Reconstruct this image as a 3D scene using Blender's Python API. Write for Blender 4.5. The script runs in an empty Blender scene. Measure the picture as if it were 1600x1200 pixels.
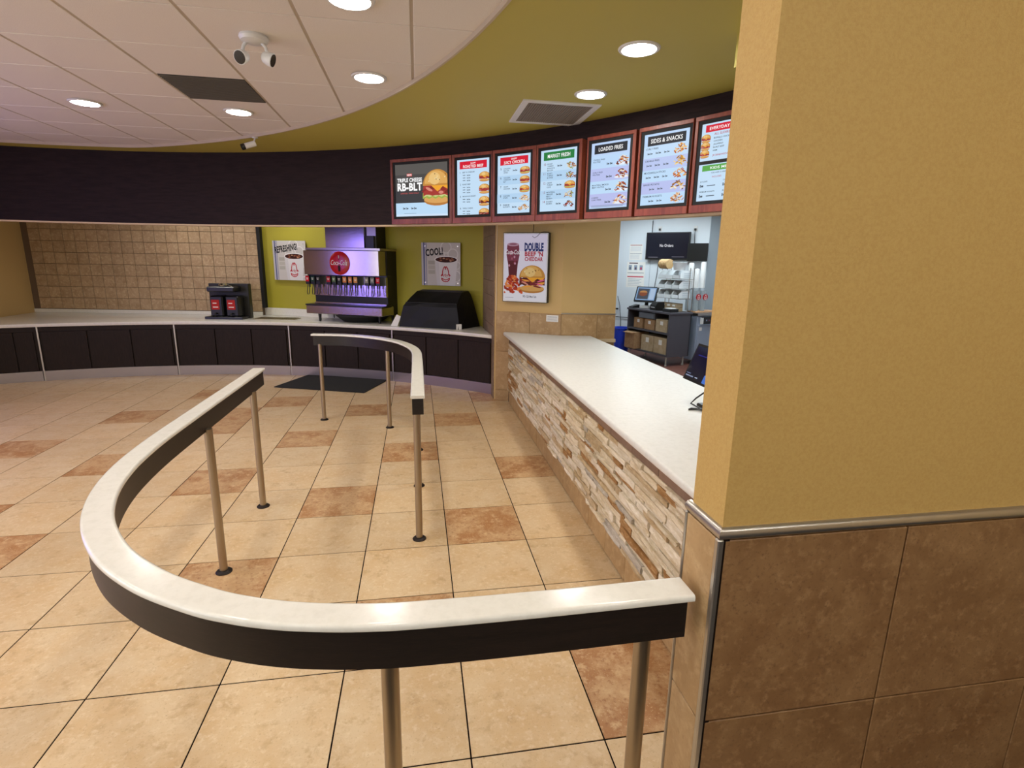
import bpy, bmesh, math, random
from math import sin, cos, pi, radians, sqrt, atan2
from mathutils import Vector, Matrix

S = bpy.context.scene
COL = S.collection

# ------------------------------------------------------------------ camera, world, exposure
cam_d = bpy.data.cameras.new('camera')
cam_d.sensor_fit = 'HORIZONTAL'
cam_d.sensor_width = 36.0
cam_d.lens = 840.31 / 1600 * 36.0
cam_d.clip_start = 0.02
cam = bpy.data.objects.new('camera', cam_d)
COL.objects.link(cam)
_p, _y, _r = 0.2236, 0.1746, 0.0173
_f = Vector((sin(_y)*cos(_p), cos(_y)*cos(_p), -sin(_p)))
_r0 = Vector((cos(_y), -sin(_y), 0)); _u0 = _r0.cross(_f)
_rt = _r0*cos(_r) + _u0*sin(_r); _up = _u0*cos(_r) - _r0*sin(_r)
cam.matrix_world = Matrix(((_rt.x, _up.x, -_f.x, 0), (_rt.y, _up.y, -_f.y, 0), (_rt.z, _up.z, -_f.z, 1.765), (0, 0, 0, 1)))
S.camera = cam

w = bpy.data.worlds.new('world'); S.world = w; w.use_nodes = True
w.node_tree.nodes['Background'].inputs[0].default_value = (1.0, 0.95, 0.88, 1)
w.node_tree.nodes['Background'].inputs[1].default_value = 0.3
S.view_settings.view_transform = 'Standard'
S.view_settings.look = 'None'
S.view_settings.gamma = 1.0
S.view_settings.use_curve_mapping = False
S.view_settings.exposure = 0.0
S.cycles.use_denoising = True
S.cycles.max_bounces = 10
S.cycles.diffuse_bounces = 6
S.cycles.sample_clamp_indirect = 6.0
DOWN = 118.0          # radiance of a downlight lens
KITCHEN = 15.0        # radiance of a kitchen ceiling panel
FILL_LEFT = 5.5             # added daylight from the unseen left wall, lifts ceiling and walls

FILL_REAR = 1.9        # added daylight from behind the camera, lifts the pillar front


# ------------------------------------------------------------------ materials
def lin(c):
    if isinstance(c, str):
        c = c.lstrip('#'); c = tuple(int(c[i:i+2], 16)/255 for i in (0, 2, 4))
        c = tuple(v/12.92 if v <= .04045 else ((v+.055)/1.055)**2.4 for v in c)
    return (*c, 1.0)

MATS = {}
def mat(name, col, rough=.5, metal=0.0, emit=None, strength=1.0, spec=.5, var=None, scale=8.0, bump=0.0, bscale=60.0, obj_var=0.0,
        stretch=(1, 1, 1), detail=5.0, lo=.35, hi=.65, coat=0.0, trans=0.0, aniso=0.0):
    if name in MATS: return MATS[name]
    m = bpy.data.materials.new(name); MATS[name] = m; m.use_nodes = True
    nt = m.node_tree; N = nt.nodes; L = nt.links
    b = N['Principled BSDF']
    b.inputs['Base Color'].default_value = lin(col)
    b.inputs['Roughness'].default_value = rough
    b.inputs['Metallic'].default_value = metal
    b.inputs['Specular IOR Level'].default_value = spec
    b.inputs['Coat Weight'].default_value = coat
    b.inputs['Transmission Weight'].default_value = trans
    b.inputs['Anisotropic'].default_value = aniso
    m.diffuse_color = lin(col)
    if emit is not None:
        b.inputs['Emission Color'].default_value = lin(emit)
        b.inputs['Emission Strength'].default_value = strength
    if var or bump or obj_var:
        geo = N.new('ShaderNodeNewGeometry')
        mp = N.new('ShaderNodeVectorMath'); mp.operation = 'MULTIPLY'
        mp.inputs[1].default_value = stretch
        L.new(geo.outputs['Position'], mp.inputs[0])
        src = mp.outputs[0]
        info = N.new('ShaderNodeObjectInfo')
        if obj_var:
            ad = N.new('ShaderNodeVectorMath'); ad.operation = 'ADD'
            mu = N.new('ShaderNodeMath'); mu.operation = 'MULTIPLY'; mu.inputs[1].default_value = 37.0
            L.new(info.outputs['Random'], mu.inputs[0])
            L.new(src, ad.inputs[0]); L.new(mu.outputs[0], ad.inputs[1]); src = ad.outputs[0]
        last = None
        if var:
            last = None
            for k, (c2, sc, l0, h0) in enumerate(var):
                nz = N.new('ShaderNodeTexNoise'); nz.inputs['Scale'].default_value = sc; nz.inputs['Detail'].default_value = detail
                nz.inputs['Roughness'].default_value = .65
                L.new(src, nz.inputs['Vector'])
                mr = N.new('ShaderNodeMapRange'); mr.inputs[1].default_value = l0; mr.inputs[2].default_value = h0
                L.new(nz.outputs['Fac'], mr.inputs[0])
                mx = N.new('ShaderNodeMix'); mx.data_type = 'RGBA'
                L.new(mr.outputs[0], mx.inputs[0])
                if last is None: mx.inputs[6].default_value = lin(col)
                else: L.new(last, mx.inputs[6])
                mx.inputs[7].default_value = lin(c2)
                last = mx.outputs[2]
        if obj_var:
            hs = N.new('ShaderNodeHueSaturation')
            mr = N.new('ShaderNodeMapRange'); mr.inputs[3].default_value = 1-obj_var; mr.inputs[4].default_value = 1+obj_var
            L.new(info.outputs['Random'], mr.inputs[0]); L.new(mr.outputs[0], hs.inputs['Value'])
            if last is None: hs.inputs['Color'].default_value = lin(col)
            else: L.new(last, hs.inputs['Color'])
            last = hs.outputs[0]
        if last is not None: L.new(last, b.inputs['Base Color'])
        if bump:
            nz = N.new('ShaderNodeTexNoise'); nz.inputs['Scale'].default_value = bscale; nz.inputs['Detail'].default_value = 3
            L.new(src, nz.inputs['Vector'])
            bp = N.new('ShaderNodeBump'); bp.inputs['Strength'].default_value = bump; bp.inputs['Distance'].default_value = .004
            L.new(nz.outputs['Fac'], bp.inputs['Height']); L.new(bp.outputs[0], b.inputs['Normal'])
    return m

TILE = mat('floor_tile_beige', '#caaa7d', .42, var=[('#d2b993', 5, .35, .65), ('#b7986d', 13, .54, .74), ('#dbc5a1', 38, .52, .75), ('#a3855c', 110, .58, .8)], obj_var=.045, bump=.12, bscale=45, spec=.35)
TILER = mat('floor_tile_rust', '#bf9a6e', .45, var=[('#a57548', 5, .44, .60), ('#c9a77c', 18, .52, .66), ('#925f38', 55, .54, .68), ('#d6b98f', 110, .57, .70)], obj_var=.05, bump=.12, bscale=45, spec=.35)
GROUT = mat('dark_grout', '#160e0a', .95, spec=.1)
WTILE = mat('wall_tile_tan', '#a98a60', .42, var=[('#9b7b51', 5, .4, .65), ('#b79a70', 18, .5, .7), ('#8d6d46', 70, .58, .78)], obj_var=.06, spec=.35)
WTILEN = mat('wall_tile_brown', '#87664370'[:7], .42, var=[('#795838', 7, .4, .62), ('#977550', 40, .52, .72), ('#654830', 110, .55, .74)], obj_var=.05, spec=.35)  # darker copy of the wall tile; the front face's dimness is in the colour
STILE = mat('alcove_tile_stone', '#b49a78', .5, var=[('#a48866', 8, .4, .65), ('#c7b08d', 30, .5, .7)], obj_var=.07, spec=.3)
SGROUT = mat('alcove_grout', '#6b5844', .9)
STILED = mat('alcove_tile_brown', '#85705c', .5, var=[('#77624f', 8, .4, .65), ('#97826c', 30, .5, .7)], obj_var=.06, spec=.3)
GREEN = mat('olive_green_paint', '#b5aa52', .55, bump=.06, bscale=120, spec=.3)
GREENW = mat('lime_green_paint', '#aaa136', .55, bump=.05, bscale=120, spec=.3)
YELLOW = mat('mustard_yellow_paint', '#bd9c5c', .6, var=[('#b59253', 140, .4, .65)], bump=.28, bscale=330, spec=.3)
TANP = mat('tan_paint', '#c2a36b', .6, bump=.2, bscale=140, spec=.3)
CEILP = mat('ceiling_panel_white', '#dfd9d1', .9, var=[('#d3cbc0', 220, .5, .7)], bump=.3, bscale=200)
TBAR = mat('ceiling_bar_white', '#b3a796', .6)
SOLIDC = mat('white_counter_surface', '#e0dfd8', .42, var=[('#d8d7cf', 30, .45, .7)], spec=.4)
DARKL = mat('dark_fascia_laminate', '#2a1f1d', .6, var=[('#211816', 5, .4, .65)], stretch=(1, 1, 8), spec=.12)
WENGE = mat('dark_wenge_laminate', '#1e1511', .42, var=[('#150f0b', 6, .4, .65), ('#271c15', 30, .5, .72)], stretch=(1, 1, 12), spec=.4)
WENGEV = mat('dark_wenge_doors', '#2b211b', .5, var=[('#221914', 12, .4, .65)], stretch=(8, 8, .8), spec=.18)
CHERRY = mat('cherry_wood', '#84402b', .38, var=[('#6f3020', 9, .4, .65), ('#954c32', 26, .5, .7)], stretch=(1, 1, .12), spec=.45)
SOLID = mat('white_solid_surface', '#e3e0d6', .16, var=[('#dbd8cd', 30, .45, .7)], spec=.5)
STEEL = mat('brushed_steel', '#b3aca6', .3, 1.0, bump=.08, bscale=30, stretch=(1, 1, 20))
STEELM = mat('polished_machine_steel', '#b3aca8', .19, 1.0, bump=.05, bscale=30, stretch=(1, 1, 20))
STEELP = mat('steel_post', '#a89a86', .36, 1.0)
STEELK = mat('kick_plate_steel', '#a49c98', .34, 1.0, bump=.1, bscale=14)
CHROME = mat('chrome', '#d6d3cf', .15, 1.0)
ALU = mat('aluminium_trim', '#b9b4ac', .3, .9)
BLACK = mat('black_plastic', '#101010', .4)
BLACKM = mat('black_matte', '#0a0a0a', .75)
BRONZE = mat('dark_bronze', '#241c17', .45, .6)
RUBBER = mat('black_rubber_mat', '#1b1a19', .85, bump=.5, bscale=120)
COVER = mat('black_vinyl_cover', '#0e0e10', .5, bump=.5, bscale=9, spec=.25)
DKGREY = mat('dark_olive_metal', '#23221c', .45, .3)
WHITEP = mat('white_plastic', '#d9d9d6', .4)
WHITEW = mat('white_wall_panel', '#d3dade', .35)
GREYW = mat('grey_wall_paint', '#9aa4aa', .6)
PAPER = mat('white_paper', '#e4e2dc', .8)
CREAM = mat('cream_trim', '#cfb892', .6)
CART = mat('brown_cardboard', '#a88560', .85, var=[('#98744f', 14, .4, .65)])
CART2 = mat('pale_cardboard', '#b5a183', .85, var=[('#a8936f', 14, .4, .65)])
CABG = mat('charcoal_metal_cabinet', '#55535a', .5, .3)
BLUEB = mat('blue_plastic', '#1d3fc4', .35)
FRIDGE = mat('grey_blue_enamel', '#9aa6b8', .4, .2)
QUARRY = mat('red_quarry_floor', '#6d3f31', .6, var=[('#5c3327', 12, .4, .65)])
BINP = mat('white_bin_plastic', '#e9f0f2', .35)
CLEAR = mat('clear_plastic', '#d8dfe2', .12, trans=.75)
BREAD = mat('tan_flatbread', '#c9a877', .8, var=[('#b08a56', 50, .5, .7)])
REDM = mat('glossy_red', '#b3121c', .25)
LENS = mat('downlight_lens', '#ffffff', .5, emit=(1.0, .955, .90), strength=DOWN)
KLENS = mat('kitchen_light_lens', '#ffffff', .5, emit=(.82, .93, 1.0), strength=KITCHEN)
PURPLE = mat('purple_led_strip', '#ffffff', .5, emit=(.22, .16, 1.0), strength=60.0)
def ledger(n, c, a1, a2, a3): return mat(n, c, .85, var=[(a1, 14, .40, .62), (a2, 45, .50, .68), (a3, 90, .60, .74)], stretch=(1, .45, 1.6), bump=.9, bscale=70, obj_var=.09, spec=.2)
ST = [ledger('ledger_cream', '#d4c6ab', '#c0ae8d', '#e2d7c0', '#947f61'), ledger('ledger_pale', '#ddd2bd', '#c9bb9d', '#eae1cf', '#a39175'),
      ledger('ledger_sand', '#bda784', '#a8906a', '#d0bc98', '#80694a'), ledger('ledger_rust', '#a67e50', '#8b6339', '#c2a073', '#6b4525'), ledger('ledger_grey', '#bcb2a1', '#a0978a', '#cfc5b4', '#7f776c')]
STCORE = mat('stone_backing', '#2e2116', .95)
CAPT = mat('cap_tile_mauve', '#8f7462', .5, var=[('#806453', 8, .4, .65)], obj_var=.08)

def flat(hexc, emit=0.0):
    n = 'print_' + hexc.strip('#') + ('_lit%03d' % int(emit*100) if emit else '')
    if n in MATS: return MATS[n]
    return mat(n, '#000000' if emit else hexc, .6, emit=hexc if emit else None, strength=emit, spec=.2)

# ------------------------------------------------------------------ mesh building
class MB:
    def __init__(s): s.v = []; s.f = []; s.m = []; s.ml = []
    def mi(s, m):
        if m not in s.ml: s.ml.append(m)
        return s.ml.index(m)
    def add(s, vs, fs, m):
        o = len(s.v); k = s.mi(m)
        s.v += [tuple(p) for p in vs]
        for f in fs: s.f.append([i+o for i in f]); s.m.append(k)
        return s
    def box(s, a, b, m):
        x0, y0, z0 = a; x1, y1, z1 = b
        return s.add([(x0, y0, z0), (x1, y0, z0), (x1, y1, z0), (x0, y1, z0), (x0, y0, z1), (x1, y0, z1), (x1, y1, z1), (x0, y1, z1)],
                     [(0, 3, 2, 1), (4, 5, 6, 7), (0, 1, 5, 4), (1, 2, 6, 5), (2, 3, 7, 6), (3, 0, 4, 7)], m)
    def cbox(s, a, b, m, c=.004):            # chamfered box (all edges)
        x0, y0, z0 = a; x1, y1, z1 = b
        bm = bmesh.new()
        vs = [bm.verts.new(p) for p in [(x0, y0, z0), (x1, y0, z0), (x1, y1, z0), (x0, y1, z0), (x0, y0, z1), (x1, y0, z1), (x1, y1, z1), (x0, y1, z1)]]
        for f in [(0, 3, 2, 1), (4, 5, 6, 7), (0, 1, 5, 4), (1, 2, 6, 5), (2, 3, 7, 6), (3, 0, 4, 7)]: bm.faces.new([vs[i] for i in f])
        bmesh.ops.bevel(bm, geom=bm.edges[:], offset=c, segments=1, affect='EDGES', profile=.5)
        return s.bm(bm, m)
    def bm(s, bm, m):
        bm.verts.index_update()
        s.add([v.co[:] for v in bm.verts], [[v.index for v in f.verts] for f in bm.faces], m); bm.free(); return s
    def prism(s, pts, z0, z1, m):            # pts counter-clockwise in plan
        n = len(pts); ar = sum(pts[i][0]*pts[(i+1) % n][1]-pts[(i+1) % n][0]*pts[i][1] for i in range(n))
        if ar < 0: pts = pts[::-1]
        from mathutils.geometry import tessellate_polygon
        tr = tessellate_polygon([[Vector((p[0], p[1], 0)) for p in pts]])
        vs = [(p[0], p[1], z0) for p in pts] + [(p[0], p[1], z1) for p in pts]
        fs = []
        for t in tr:
            a, b, c = (Vector((pts[i][0], pts[i][1], 0)) for i in t)
            t = tuple(t) if (b-a).cross(c-a).z > 0 else tuple(reversed(t))
            fs.append(tuple(i+n for i in t)); fs.append(tuple(reversed(t)))
        for i in range(n): j = (i+1) % n; fs.append((i, j, j+n, i+n))
        return s.add(vs, fs, m)
    def arc(s, c, r0, r1, a0, a1, z0, z1, m, n=None):   # curved slab, angles in degrees
        n = n or max(2, int(abs(a1-a0)/1.5)); p = []
        for i in range(n+1):
            a = radians(a0+(a1-a0)*i/n); p.append((c[0]+r1*cos(a), c[1]+r1*sin(a)))
        for i in range(n, -1, -1):
            a = radians(a0+(a1-a0)*i/n); p.append((c[0]+r0*cos(a), c[1]+r0*sin(a)))
        return s.prism(p, z0, z1, m)
    def tube(s, pts, r, m, seg=10, cap=True):
        pts = [Vector(p) for p in pts]; rr = r if isinstance(r, (list, tuple)) else [r]*len(pts)
        vs = []; fs = []; ref = None
        for i, p in enumerate(pts):
            d = (pts[min(i+1, len(pts)-1)]-pts[max(i-1, 0)]).normalized()
            if ref is None: ref = Vector((0, 0, 1)) if abs(d.z) < .9 else Vector((1, 0, 0))
            a = d.cross(ref).normalized(); b = d.cross(a).normalized(); ref = -b if False else ref
            for k in range(seg):
                t = 2*pi*k/seg; vs.append(p+(a*cos(t)+b*sin(t))*rr[i])
        for i in range(len(pts)-1):
            for k in range(seg):
                k2 = (k+1) % seg; fs.append((i*seg+k, i*seg+k2, (i+1)*seg+k2, (i+1)*seg+k))
        if cap: fs.append(tuple(range(seg))[::-1]); fs.append(tuple((len(pts)-1)*seg+k for k in range(seg)))
        return s.add(vs, fs, m)
    def lathe(s, prof, m, c=(0, 0, 0), seg=24, axis='z'):      # prof: (r, h) pairs
        vs = []; fs = []
        for r, h in prof:
            for k in range(seg):
                t = 2*pi*k/seg; p = (r*cos(t), r*sin(t), h)
                if axis == 'y': p = (p[0], p[2], p[1])
                if axis == 'x': p = (p[2], p[0], p[1])
                vs.append((p[0]+c[0], p[1]+c[1], p[2]+c[2]))
        for i in range(len(prof)-1):
            for k in range(seg):
                k2 = (k+1) % seg; fs.append((i*seg+k, i*seg+k2, (i+1)*seg+k2, (i+1)*seg+k))
        fs.append(tuple(range(seg))[::-1]); fs.append(tuple((len(prof)-1)*seg+k for k in range(seg)))
        return s.add(vs, fs, m)
    def build(s, name, parent=None, smooth=False, kind=None, recalc=True, loc=None):
        me = bpy.data.meshes.new(name); me.from_pydata(s.v, [], s.f)
        for m in s.ml: me.materials.append(m)
        for p, k in zip(me.polygons, s.m): p.material_index = k
        if recalc:
            bm = bmesh.new(); bm.from_mesh(me); bmesh.ops.recalc_face_normals(bm, faces=bm.faces[:]); bm.to_mesh(me); bm.free()
        if smooth:
            for p in me.polygons: p.use_smooth = True
            try: me.set_sharp_from_angle(angle=radians(38))
            except Exception: pass
        o = bpy.data.objects.new(name, me); COL.objects.link(o)
        if parent is not None: o.parent = parent
        if loc is not None: o.location = loc
        if kind: o['kind'] = kind
        return o

def thing(name, label, cat, loc=(0, 0, 0), rz=0.0, group=None):
    o = bpy.data.objects.new(name, None); COL.objects.link(o); o.location = loc; o.rotation_euler = (0, 0, rz)
    o.empty_display_size = .1
    o['label'] = label; o['category'] = cat
    if group: o['group'] = group
    return o
def tag(o, label, cat, group=None):
    o['label'] = label; o['category'] = cat
    if group: o['group'] = group
    return o
def struct(o): o['kind'] = 'structure'; return o
def copy_tree(o, parent=None):
    c = o.copy(); COL.objects.link(c)
    if parent is not None: c.parent = parent
    for ch in list(o.children): copy_tree(ch, c)
    return c
def inst(src, name, parent, loc, rz=0.0, scale=None):
    c = bpy.data.objects.new(name, src); COL.objects.link(c); c.parent = parent; c.location = loc; c.rotation_euler = (0, 0, rz)
    if scale: c.scale = scale
    return c
def mesh_of(mb, name, smooth=False):
    o = mb.build(name, smooth=smooth); me = o.data; bpy.data.objects.remove(o); return me

# ------------------------------------------------------------------ flat print (lettering, pictures on screens and posters)
_TX = {}
def text_mesh(t, bold, shear):
    k = (t, bold, shear)
    if k not in _TX:
        cu = bpy.data.curves.new('lettering', 'FONT'); cu.body = t; cu.size = 1; cu.resolution_u = 2; cu.offset = bold*.75; cu.space_character = 1.05; cu.shear = shear
        o = bpy.data.objects.new('lettering', cu); COL.objects.link(o)
        bpy.context.view_layer.update()
        me = bpy.data.meshes.new_from_object(o)
        vs = [(v.co.x, v.co.y) for v in me.vertices]; fs = [list(p.vertices) for p in me.polygons]
        bpy.data.objects.remove(o); bpy.data.curves.remove(cu); bpy.data.meshes.remove(me)
        _TX[k] = (vs, fs)
    return _TX[k]
class Print:
    def __init__(s, emit=0.0): s.v = []; s.f = []; s.c = []; s.z = 0.0; s.emit = emit; s.clip = None
    def poly(s, pts, col):
        s.z += 3e-5; o = len(s.v)
        if s.clip:
            a, b, c, d = s.clip; pts = [(min(max(x, a), c), min(max(y, b), d)) for x, y in pts]
        s.v += [(x, y, s.z) for x, y in pts]; s.f.append(list(range(o, o+len(pts)))); s.c.append(col)
    def rect(s, x0, y0, x1, y1, col): s.poly([(x0, y0), (x1, y0), (x1, y1), (x0, y1)], col)
    def ell(s, cx, cy, rx, ry, col, a0=0, a1=360, n=20, rot=0.0, jit=0.0, r=None):
        p = []
        full = (a1-a0) >= 360
        for i in range(n if full else n+1):
            t = radians(a0+(a1-a0)*i/n); k = 1+(r.uniform(-jit, jit) if r else 0)
            x, y = rx*cos(t)*k, ry*sin(t)*k
            p.append((cx+x*cos(rot)-y*sin(rot), cy+x*sin(rot)+y*cos(rot)))
        s.poly(p, col)
    def text(s, t, x, y, size, col, al='l', bold=.0, shear=0.0, sx=1.0, rot=0.0, fit=None):
        vs, fs = text_mesh(t, bold, shear)
        if not vs: return
        x0 = min(v[0] for v in vs); x1 = max(v[0] for v in vs)
        if fit: sx = fit/((x1-x0)*size)
        off = {'l': -x0, 'c': -(x0+x1)/2, 'r': -x1}[al]
        s.z += 3e-5; o = len(s.v)
        for a, b in vs:
            px, py = (a+off)*size*sx, b*size
            s.v.append((x+px*cos(rot)-py*sin(rot), y+px*sin(rot)+py*cos(rot), s.z))
        for f in fs: s.f.append([i+o for i in f]); s.c.append(col)
    def line(s, pts, wd, col):
        for (x0, y0), (x1, y1) in zip(pts, pts[1:]):
            d = sqrt((x1-x0)**2+(y1-y0)**2) or 1; nx, ny = -(y1-y0)/d*wd/2, (x1-x0)/d*wd/2
            ex, ey = (x1-x0)/d*wd*.3, (y1-y0)/d*wd*.3
            s.poly([(x0+nx-ex, y0+ny-ey), (x0-nx-ex, y0-ny-ey), (x1-nx+ex, y1-ny+ey), (x1+nx+ex, y1+ny+ey)], col)
    def build(s, name, parent, o, ux, uy):
        o, ux, uy = Vector(o), Vector(ux).normalized(), Vector(uy).normalized(); n = ux.cross(uy)
        mb = MB()
        me = bpy.data.meshes.new(name)
        me.from_pydata([tuple(o+ux*a+uy*b+n*c) for a, b, c in s.v], [], s.f)
        keys = []
        for p, c in zip(me.polygons, s.c):
            if c not in keys: keys.append(c); me.materials.append(flat(c, s.emit))
            p.material_index = keys.index(c)
        ob = bpy.data.objects.new(name, me); COL.objects.link(ob)
        if parent is not None: ob.parent = parent
        return ob

def art_burger(P, cx, cy, w, h, r, lettuce=True, cheese=True, dark=False):
    x0, x1 = cx-w/2, cx+w/2; yb = cy-h/2
    P.ell(cx, yb+h*.14, w*.46, h*.15, '#b87a37', n=18); P.ell(cx, yb+h*.17, w*.46, h*.11, '#d9a35c', n=18)
    if lettuce:
        P.poly([(x0+w*i/9, yb+h*(.20+(.03 if i % 2 else -.02))) for i in range(10)]+[(x1-w*i/9, yb+h*(.33+(.02 if i % 2 else -.03))) for i in range(10)], '#9bb04a')
        P.poly([(x0+w*.05+w*.9*i/9, yb+h*(.25+(.02 if i % 2 else -.02))) for i in range(10)]+[(x1-w*.05-w*.9*i/9, yb+h*(.34+(.02 if i % 2 else -.02))) for i in range(10)], '#c9cf86')
    base = '#5a2318' if dark else '#a5382f'
    P.poly([(x0+w*.02+w*.96*i/9, yb+h*(.28+r.uniform(-.03, .03))) for i in range(10)]+[(x1-w*.02-w*.96*i/9, yb+h*(.56+r.uniform(-.04, .04))) for i in range(10)], base)
    for k in range(9):
        P.ell(x0+w*r.uniform(.08, .92), yb+h*r.uniform(.33, .55), w*r.uniform(.07, .16), h*r.uniform(.02, .05), r.choice(['#c8584a', '#8c2b25', '#d98a78', '#7a2a1e']), n=8, rot=r.uniform(-.5, .5))
    if cheese:
        P.poly([(x0+w*.3, yb+h*.55), (x1-w*.02, yb+h*.57), (x1-w*.12, yb+h*.44), (x1-w*.3, yb+h*.52), (x0+w*.52, yb+h*.38)], '#f0a52e')
    P.ell(cx, yb+h*.55, w*.49, h*.44, '#c48a3e', 0, 180, n=18)
    P.ell(cx-w*.03, yb+h*.60, w*.40, h*.36, '#dda95c', 0, 180, n=16)
    P.ell(cx-w*.08, yb+h*.74, w*.20, h*.17, '#e9c27c', n=12)
    for k in range(10):
        P.ell(cx+w*r.uniform(-.3, .3), yb+h*r.uniform(.66, .9), w*.018, h*.018, r.choice(['#6b4a1e', '#f2e0b0']), n=6)
def art_pile(P, cx, cy, w, h, r, cols, n=26):
    for k in range(n):
        t = k/n; yy = cy-h/2+h*.85*t; hw = w/2*sqrt(max(.05, 1-t**1.3))
        P.ell(cx+r.uniform(-hw, hw), yy+h*.08, w*r.uniform(.08, .16), h*r.uniform(.05, .10), r.choice(cols), n=7, rot=r.uniform(-.9, .9))
FRY = ['#d98b3a', '#b8641f', '#e8ae5c', '#9a4d18', '#f0c987']
FRYL = ['#e3b55a', '#c88f35', '#f2d488', '#a8742a']
POUT = ['#b5562a', '#e7d3ac', '#8b3a1a', '#d98b3a', '#f3e6cc', '#6d2a14']
def price(P, x, y, s, col='#4b5560', n=2):           # illegible small figures: short strokes
    for k in range(n):
        P.rect(x+s*k*1.5, y-s*.1, x+s*(k*1.5+.28), y+s*.75, col); P.rect(x+s*(k*1.5+.4), y, x+s*(k*1.5+1.15), y+s*.5, col)

# ------------------------------------------------------------------ layout constants (metres; camera stands over the origin)
T = 0.508                       # floor tile
CF = (-4.349, 0.272); RF = 7.648   # menu fascia curve
CE = (-5.913, 1.613); RE = 6.537   # edge of the white ceiling
CK = (-3.387, 2.384); RK = 6.38    # drink counter curve
ZC = 3.05; ZS = 3.025; ZH0 = 2.165; ZK = 2.78
def circ(c, r, deg): return (c[0]+r*cos(radians(deg)), c[1]+r*sin(radians(deg)))

# ------------------------------------------------------------------ floor
floor = struct(MB().box((-6.4, -3.2, -.08), (7.6, 11.6, -.0022), GROUT).build('floor'))
tile_b = mesh_of(MB().cbox((-T/2+.0030, -T/2+.0030, -.02), (T/2-.0030, T/2-.0030, 0), TILE, .001), 'tile')
tile_r = mesh_of(MB().cbox((-T/2+.0030, -T/2+.0030, -.02), (T/2-.0030, T/2-.0030, 0), TILER, .001), 'tile')
RUST = {(0, -1), (2, 0), (1, 2), (-1, 1), (-1, 0), (0, 4), (2, 5), (4, 1), (3, 3), (5, 4), (4, 6), (1, 7), (5, 9), (3, 8), (3, -2), (5, -1), (0, -3), (-2, 3), (-3, 0), (-2, 6), (-4, 2), (-3, 5), (-1, 9), (-5, 4), (-2, -2), (0, 10)}
for i in range(-8, 6):
    for j in range(-6, 12):
        x, y = (i+.5-3.6925)*T, (-j-.5+13.159)*T
        r = sqrt((x-CK[0])**2+(y-CK[1])**2)
        if r > RK+.35 and y > 5: continue
        inst(tile_r if (i, j) in RUST else tile_b, 'tile', floor, (x, y, 0))
struct(MB().box((1.2, 1.25, -.05), (7.5, 11.5, -.001), QUARRY).build('floor_kitchen'))

# ------------------------------------------------------------------ ceilings, fascia, walls
ceil = struct(MB().box((-6.4, -3.2, ZC+.02), (3.3, 9.0, ZC+.10), CEILP).build('ceiling'))
G = .6135
px0, py0 = 0.0, 3.454
pan = mesh_of(MB().cbox((-G/2+.009, -G/2+.005, ZC), (G/2-.009, G/2-.005, ZC+.018), CEILP, .003), 'ceiling_panel')
for i in range(-9, 1):
    for j in range(-4, 9):
        x, y = px0+(i+.5)*G, py0+(j+.5)*G
        if sqrt((x-CE[0])**2+(y-CE[1])**2) > RE+.45 or x < -5.6: continue
        if (i, j) == (-3, 2): continue
        inst(pan, 'ceiling_panel', ceil, (x, y, 0))
g = MB()
for i in range(-10, 2): g.box((px0+i*G-.011, -1, ZC+.003), (px0+i*G+.011, 8.9, ZC+.019), TBAR)
for j in range(-7, 10): g.box((-6.2, py0+j*G-.005, ZC+.006), (.62, py0+j*G+.005, ZC+.019), TBAR)
g.build('ceiling_grid', ceil, kind='stuff')

inner, outer = [], []
for k in range(0, 61):
    a = 5+(122-5)*k/60
    o = circ(CF, RF+.02, a); outer.append(o)
# inner boundary: the ceiling-edge circle, kept at least .25 m inside the fascia
for k in range(0, 91):
    a = -46+(118+46)*k/90
    p = circ(CE, RE, a); d = sqrt((p[0]-CF[0])**2+(p[1]-CF[1])**2)
    if d > RF-.25: p = (CF[0]+(p[0]-CF[0])*(RF-.25)/d, CF[1]+(p[1]-CF[1])*(RF-.25)/d)
    if p[1] > -3.1 and p[0] > -6.3 : inner.append(p)
outer = [p for p in outer if p[0] > -6.3]
struct(MB().prism([(3.25, -3.1), (3.25, outer[0][1])]+outer+inner[::-1], ZS, ZC+.015, GREEN).build('ceiling_soffit'))
lip = MB(); vs = []; fs = []
for q in inner:
    d = Vector((CE[0]-q[0], CE[1]-q[1], 0)).normalized()
    for off, z in ((-.006, ZS-.004), (.010, ZS-.004), (.010, ZC), (-.006, ZC)): vs.append((q[0]+d.x*off, q[1]+d.y*off, z))
for i in range(len(inner)-1):
    for k in range(4): k2 = (k+1) % 4; fs.append((4*i+k, 4*i+k2, 4*i+4+k2, 4*i+4+k))
struct(lip.add(vs, fs, mat('soffit_lip', '#b9ab94', .6)).build('trim_3', smooth=True))
struct(MB().arc(CF, RF, RF+.10, 5, 118, ZH0, ZC+.02, DARKL, 90).build('wall_header', smooth=True))
struct(MB().arc(CF, RF-.006, RF+.106, 5, 118, ZH0-.018, ZH0, CREAM, 90).build('trim_1', smooth=True))
struct(MB().arc(CF, RF+.10, 14, 3, 125, ZK, ZK+.06, WHITEW, 60).build('ceiling_kitchen'))
struct(MB().box((1.80, 1.25, 2.86), (3.1, 3.12, ZS), GREEN).build('trim_2'))

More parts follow.
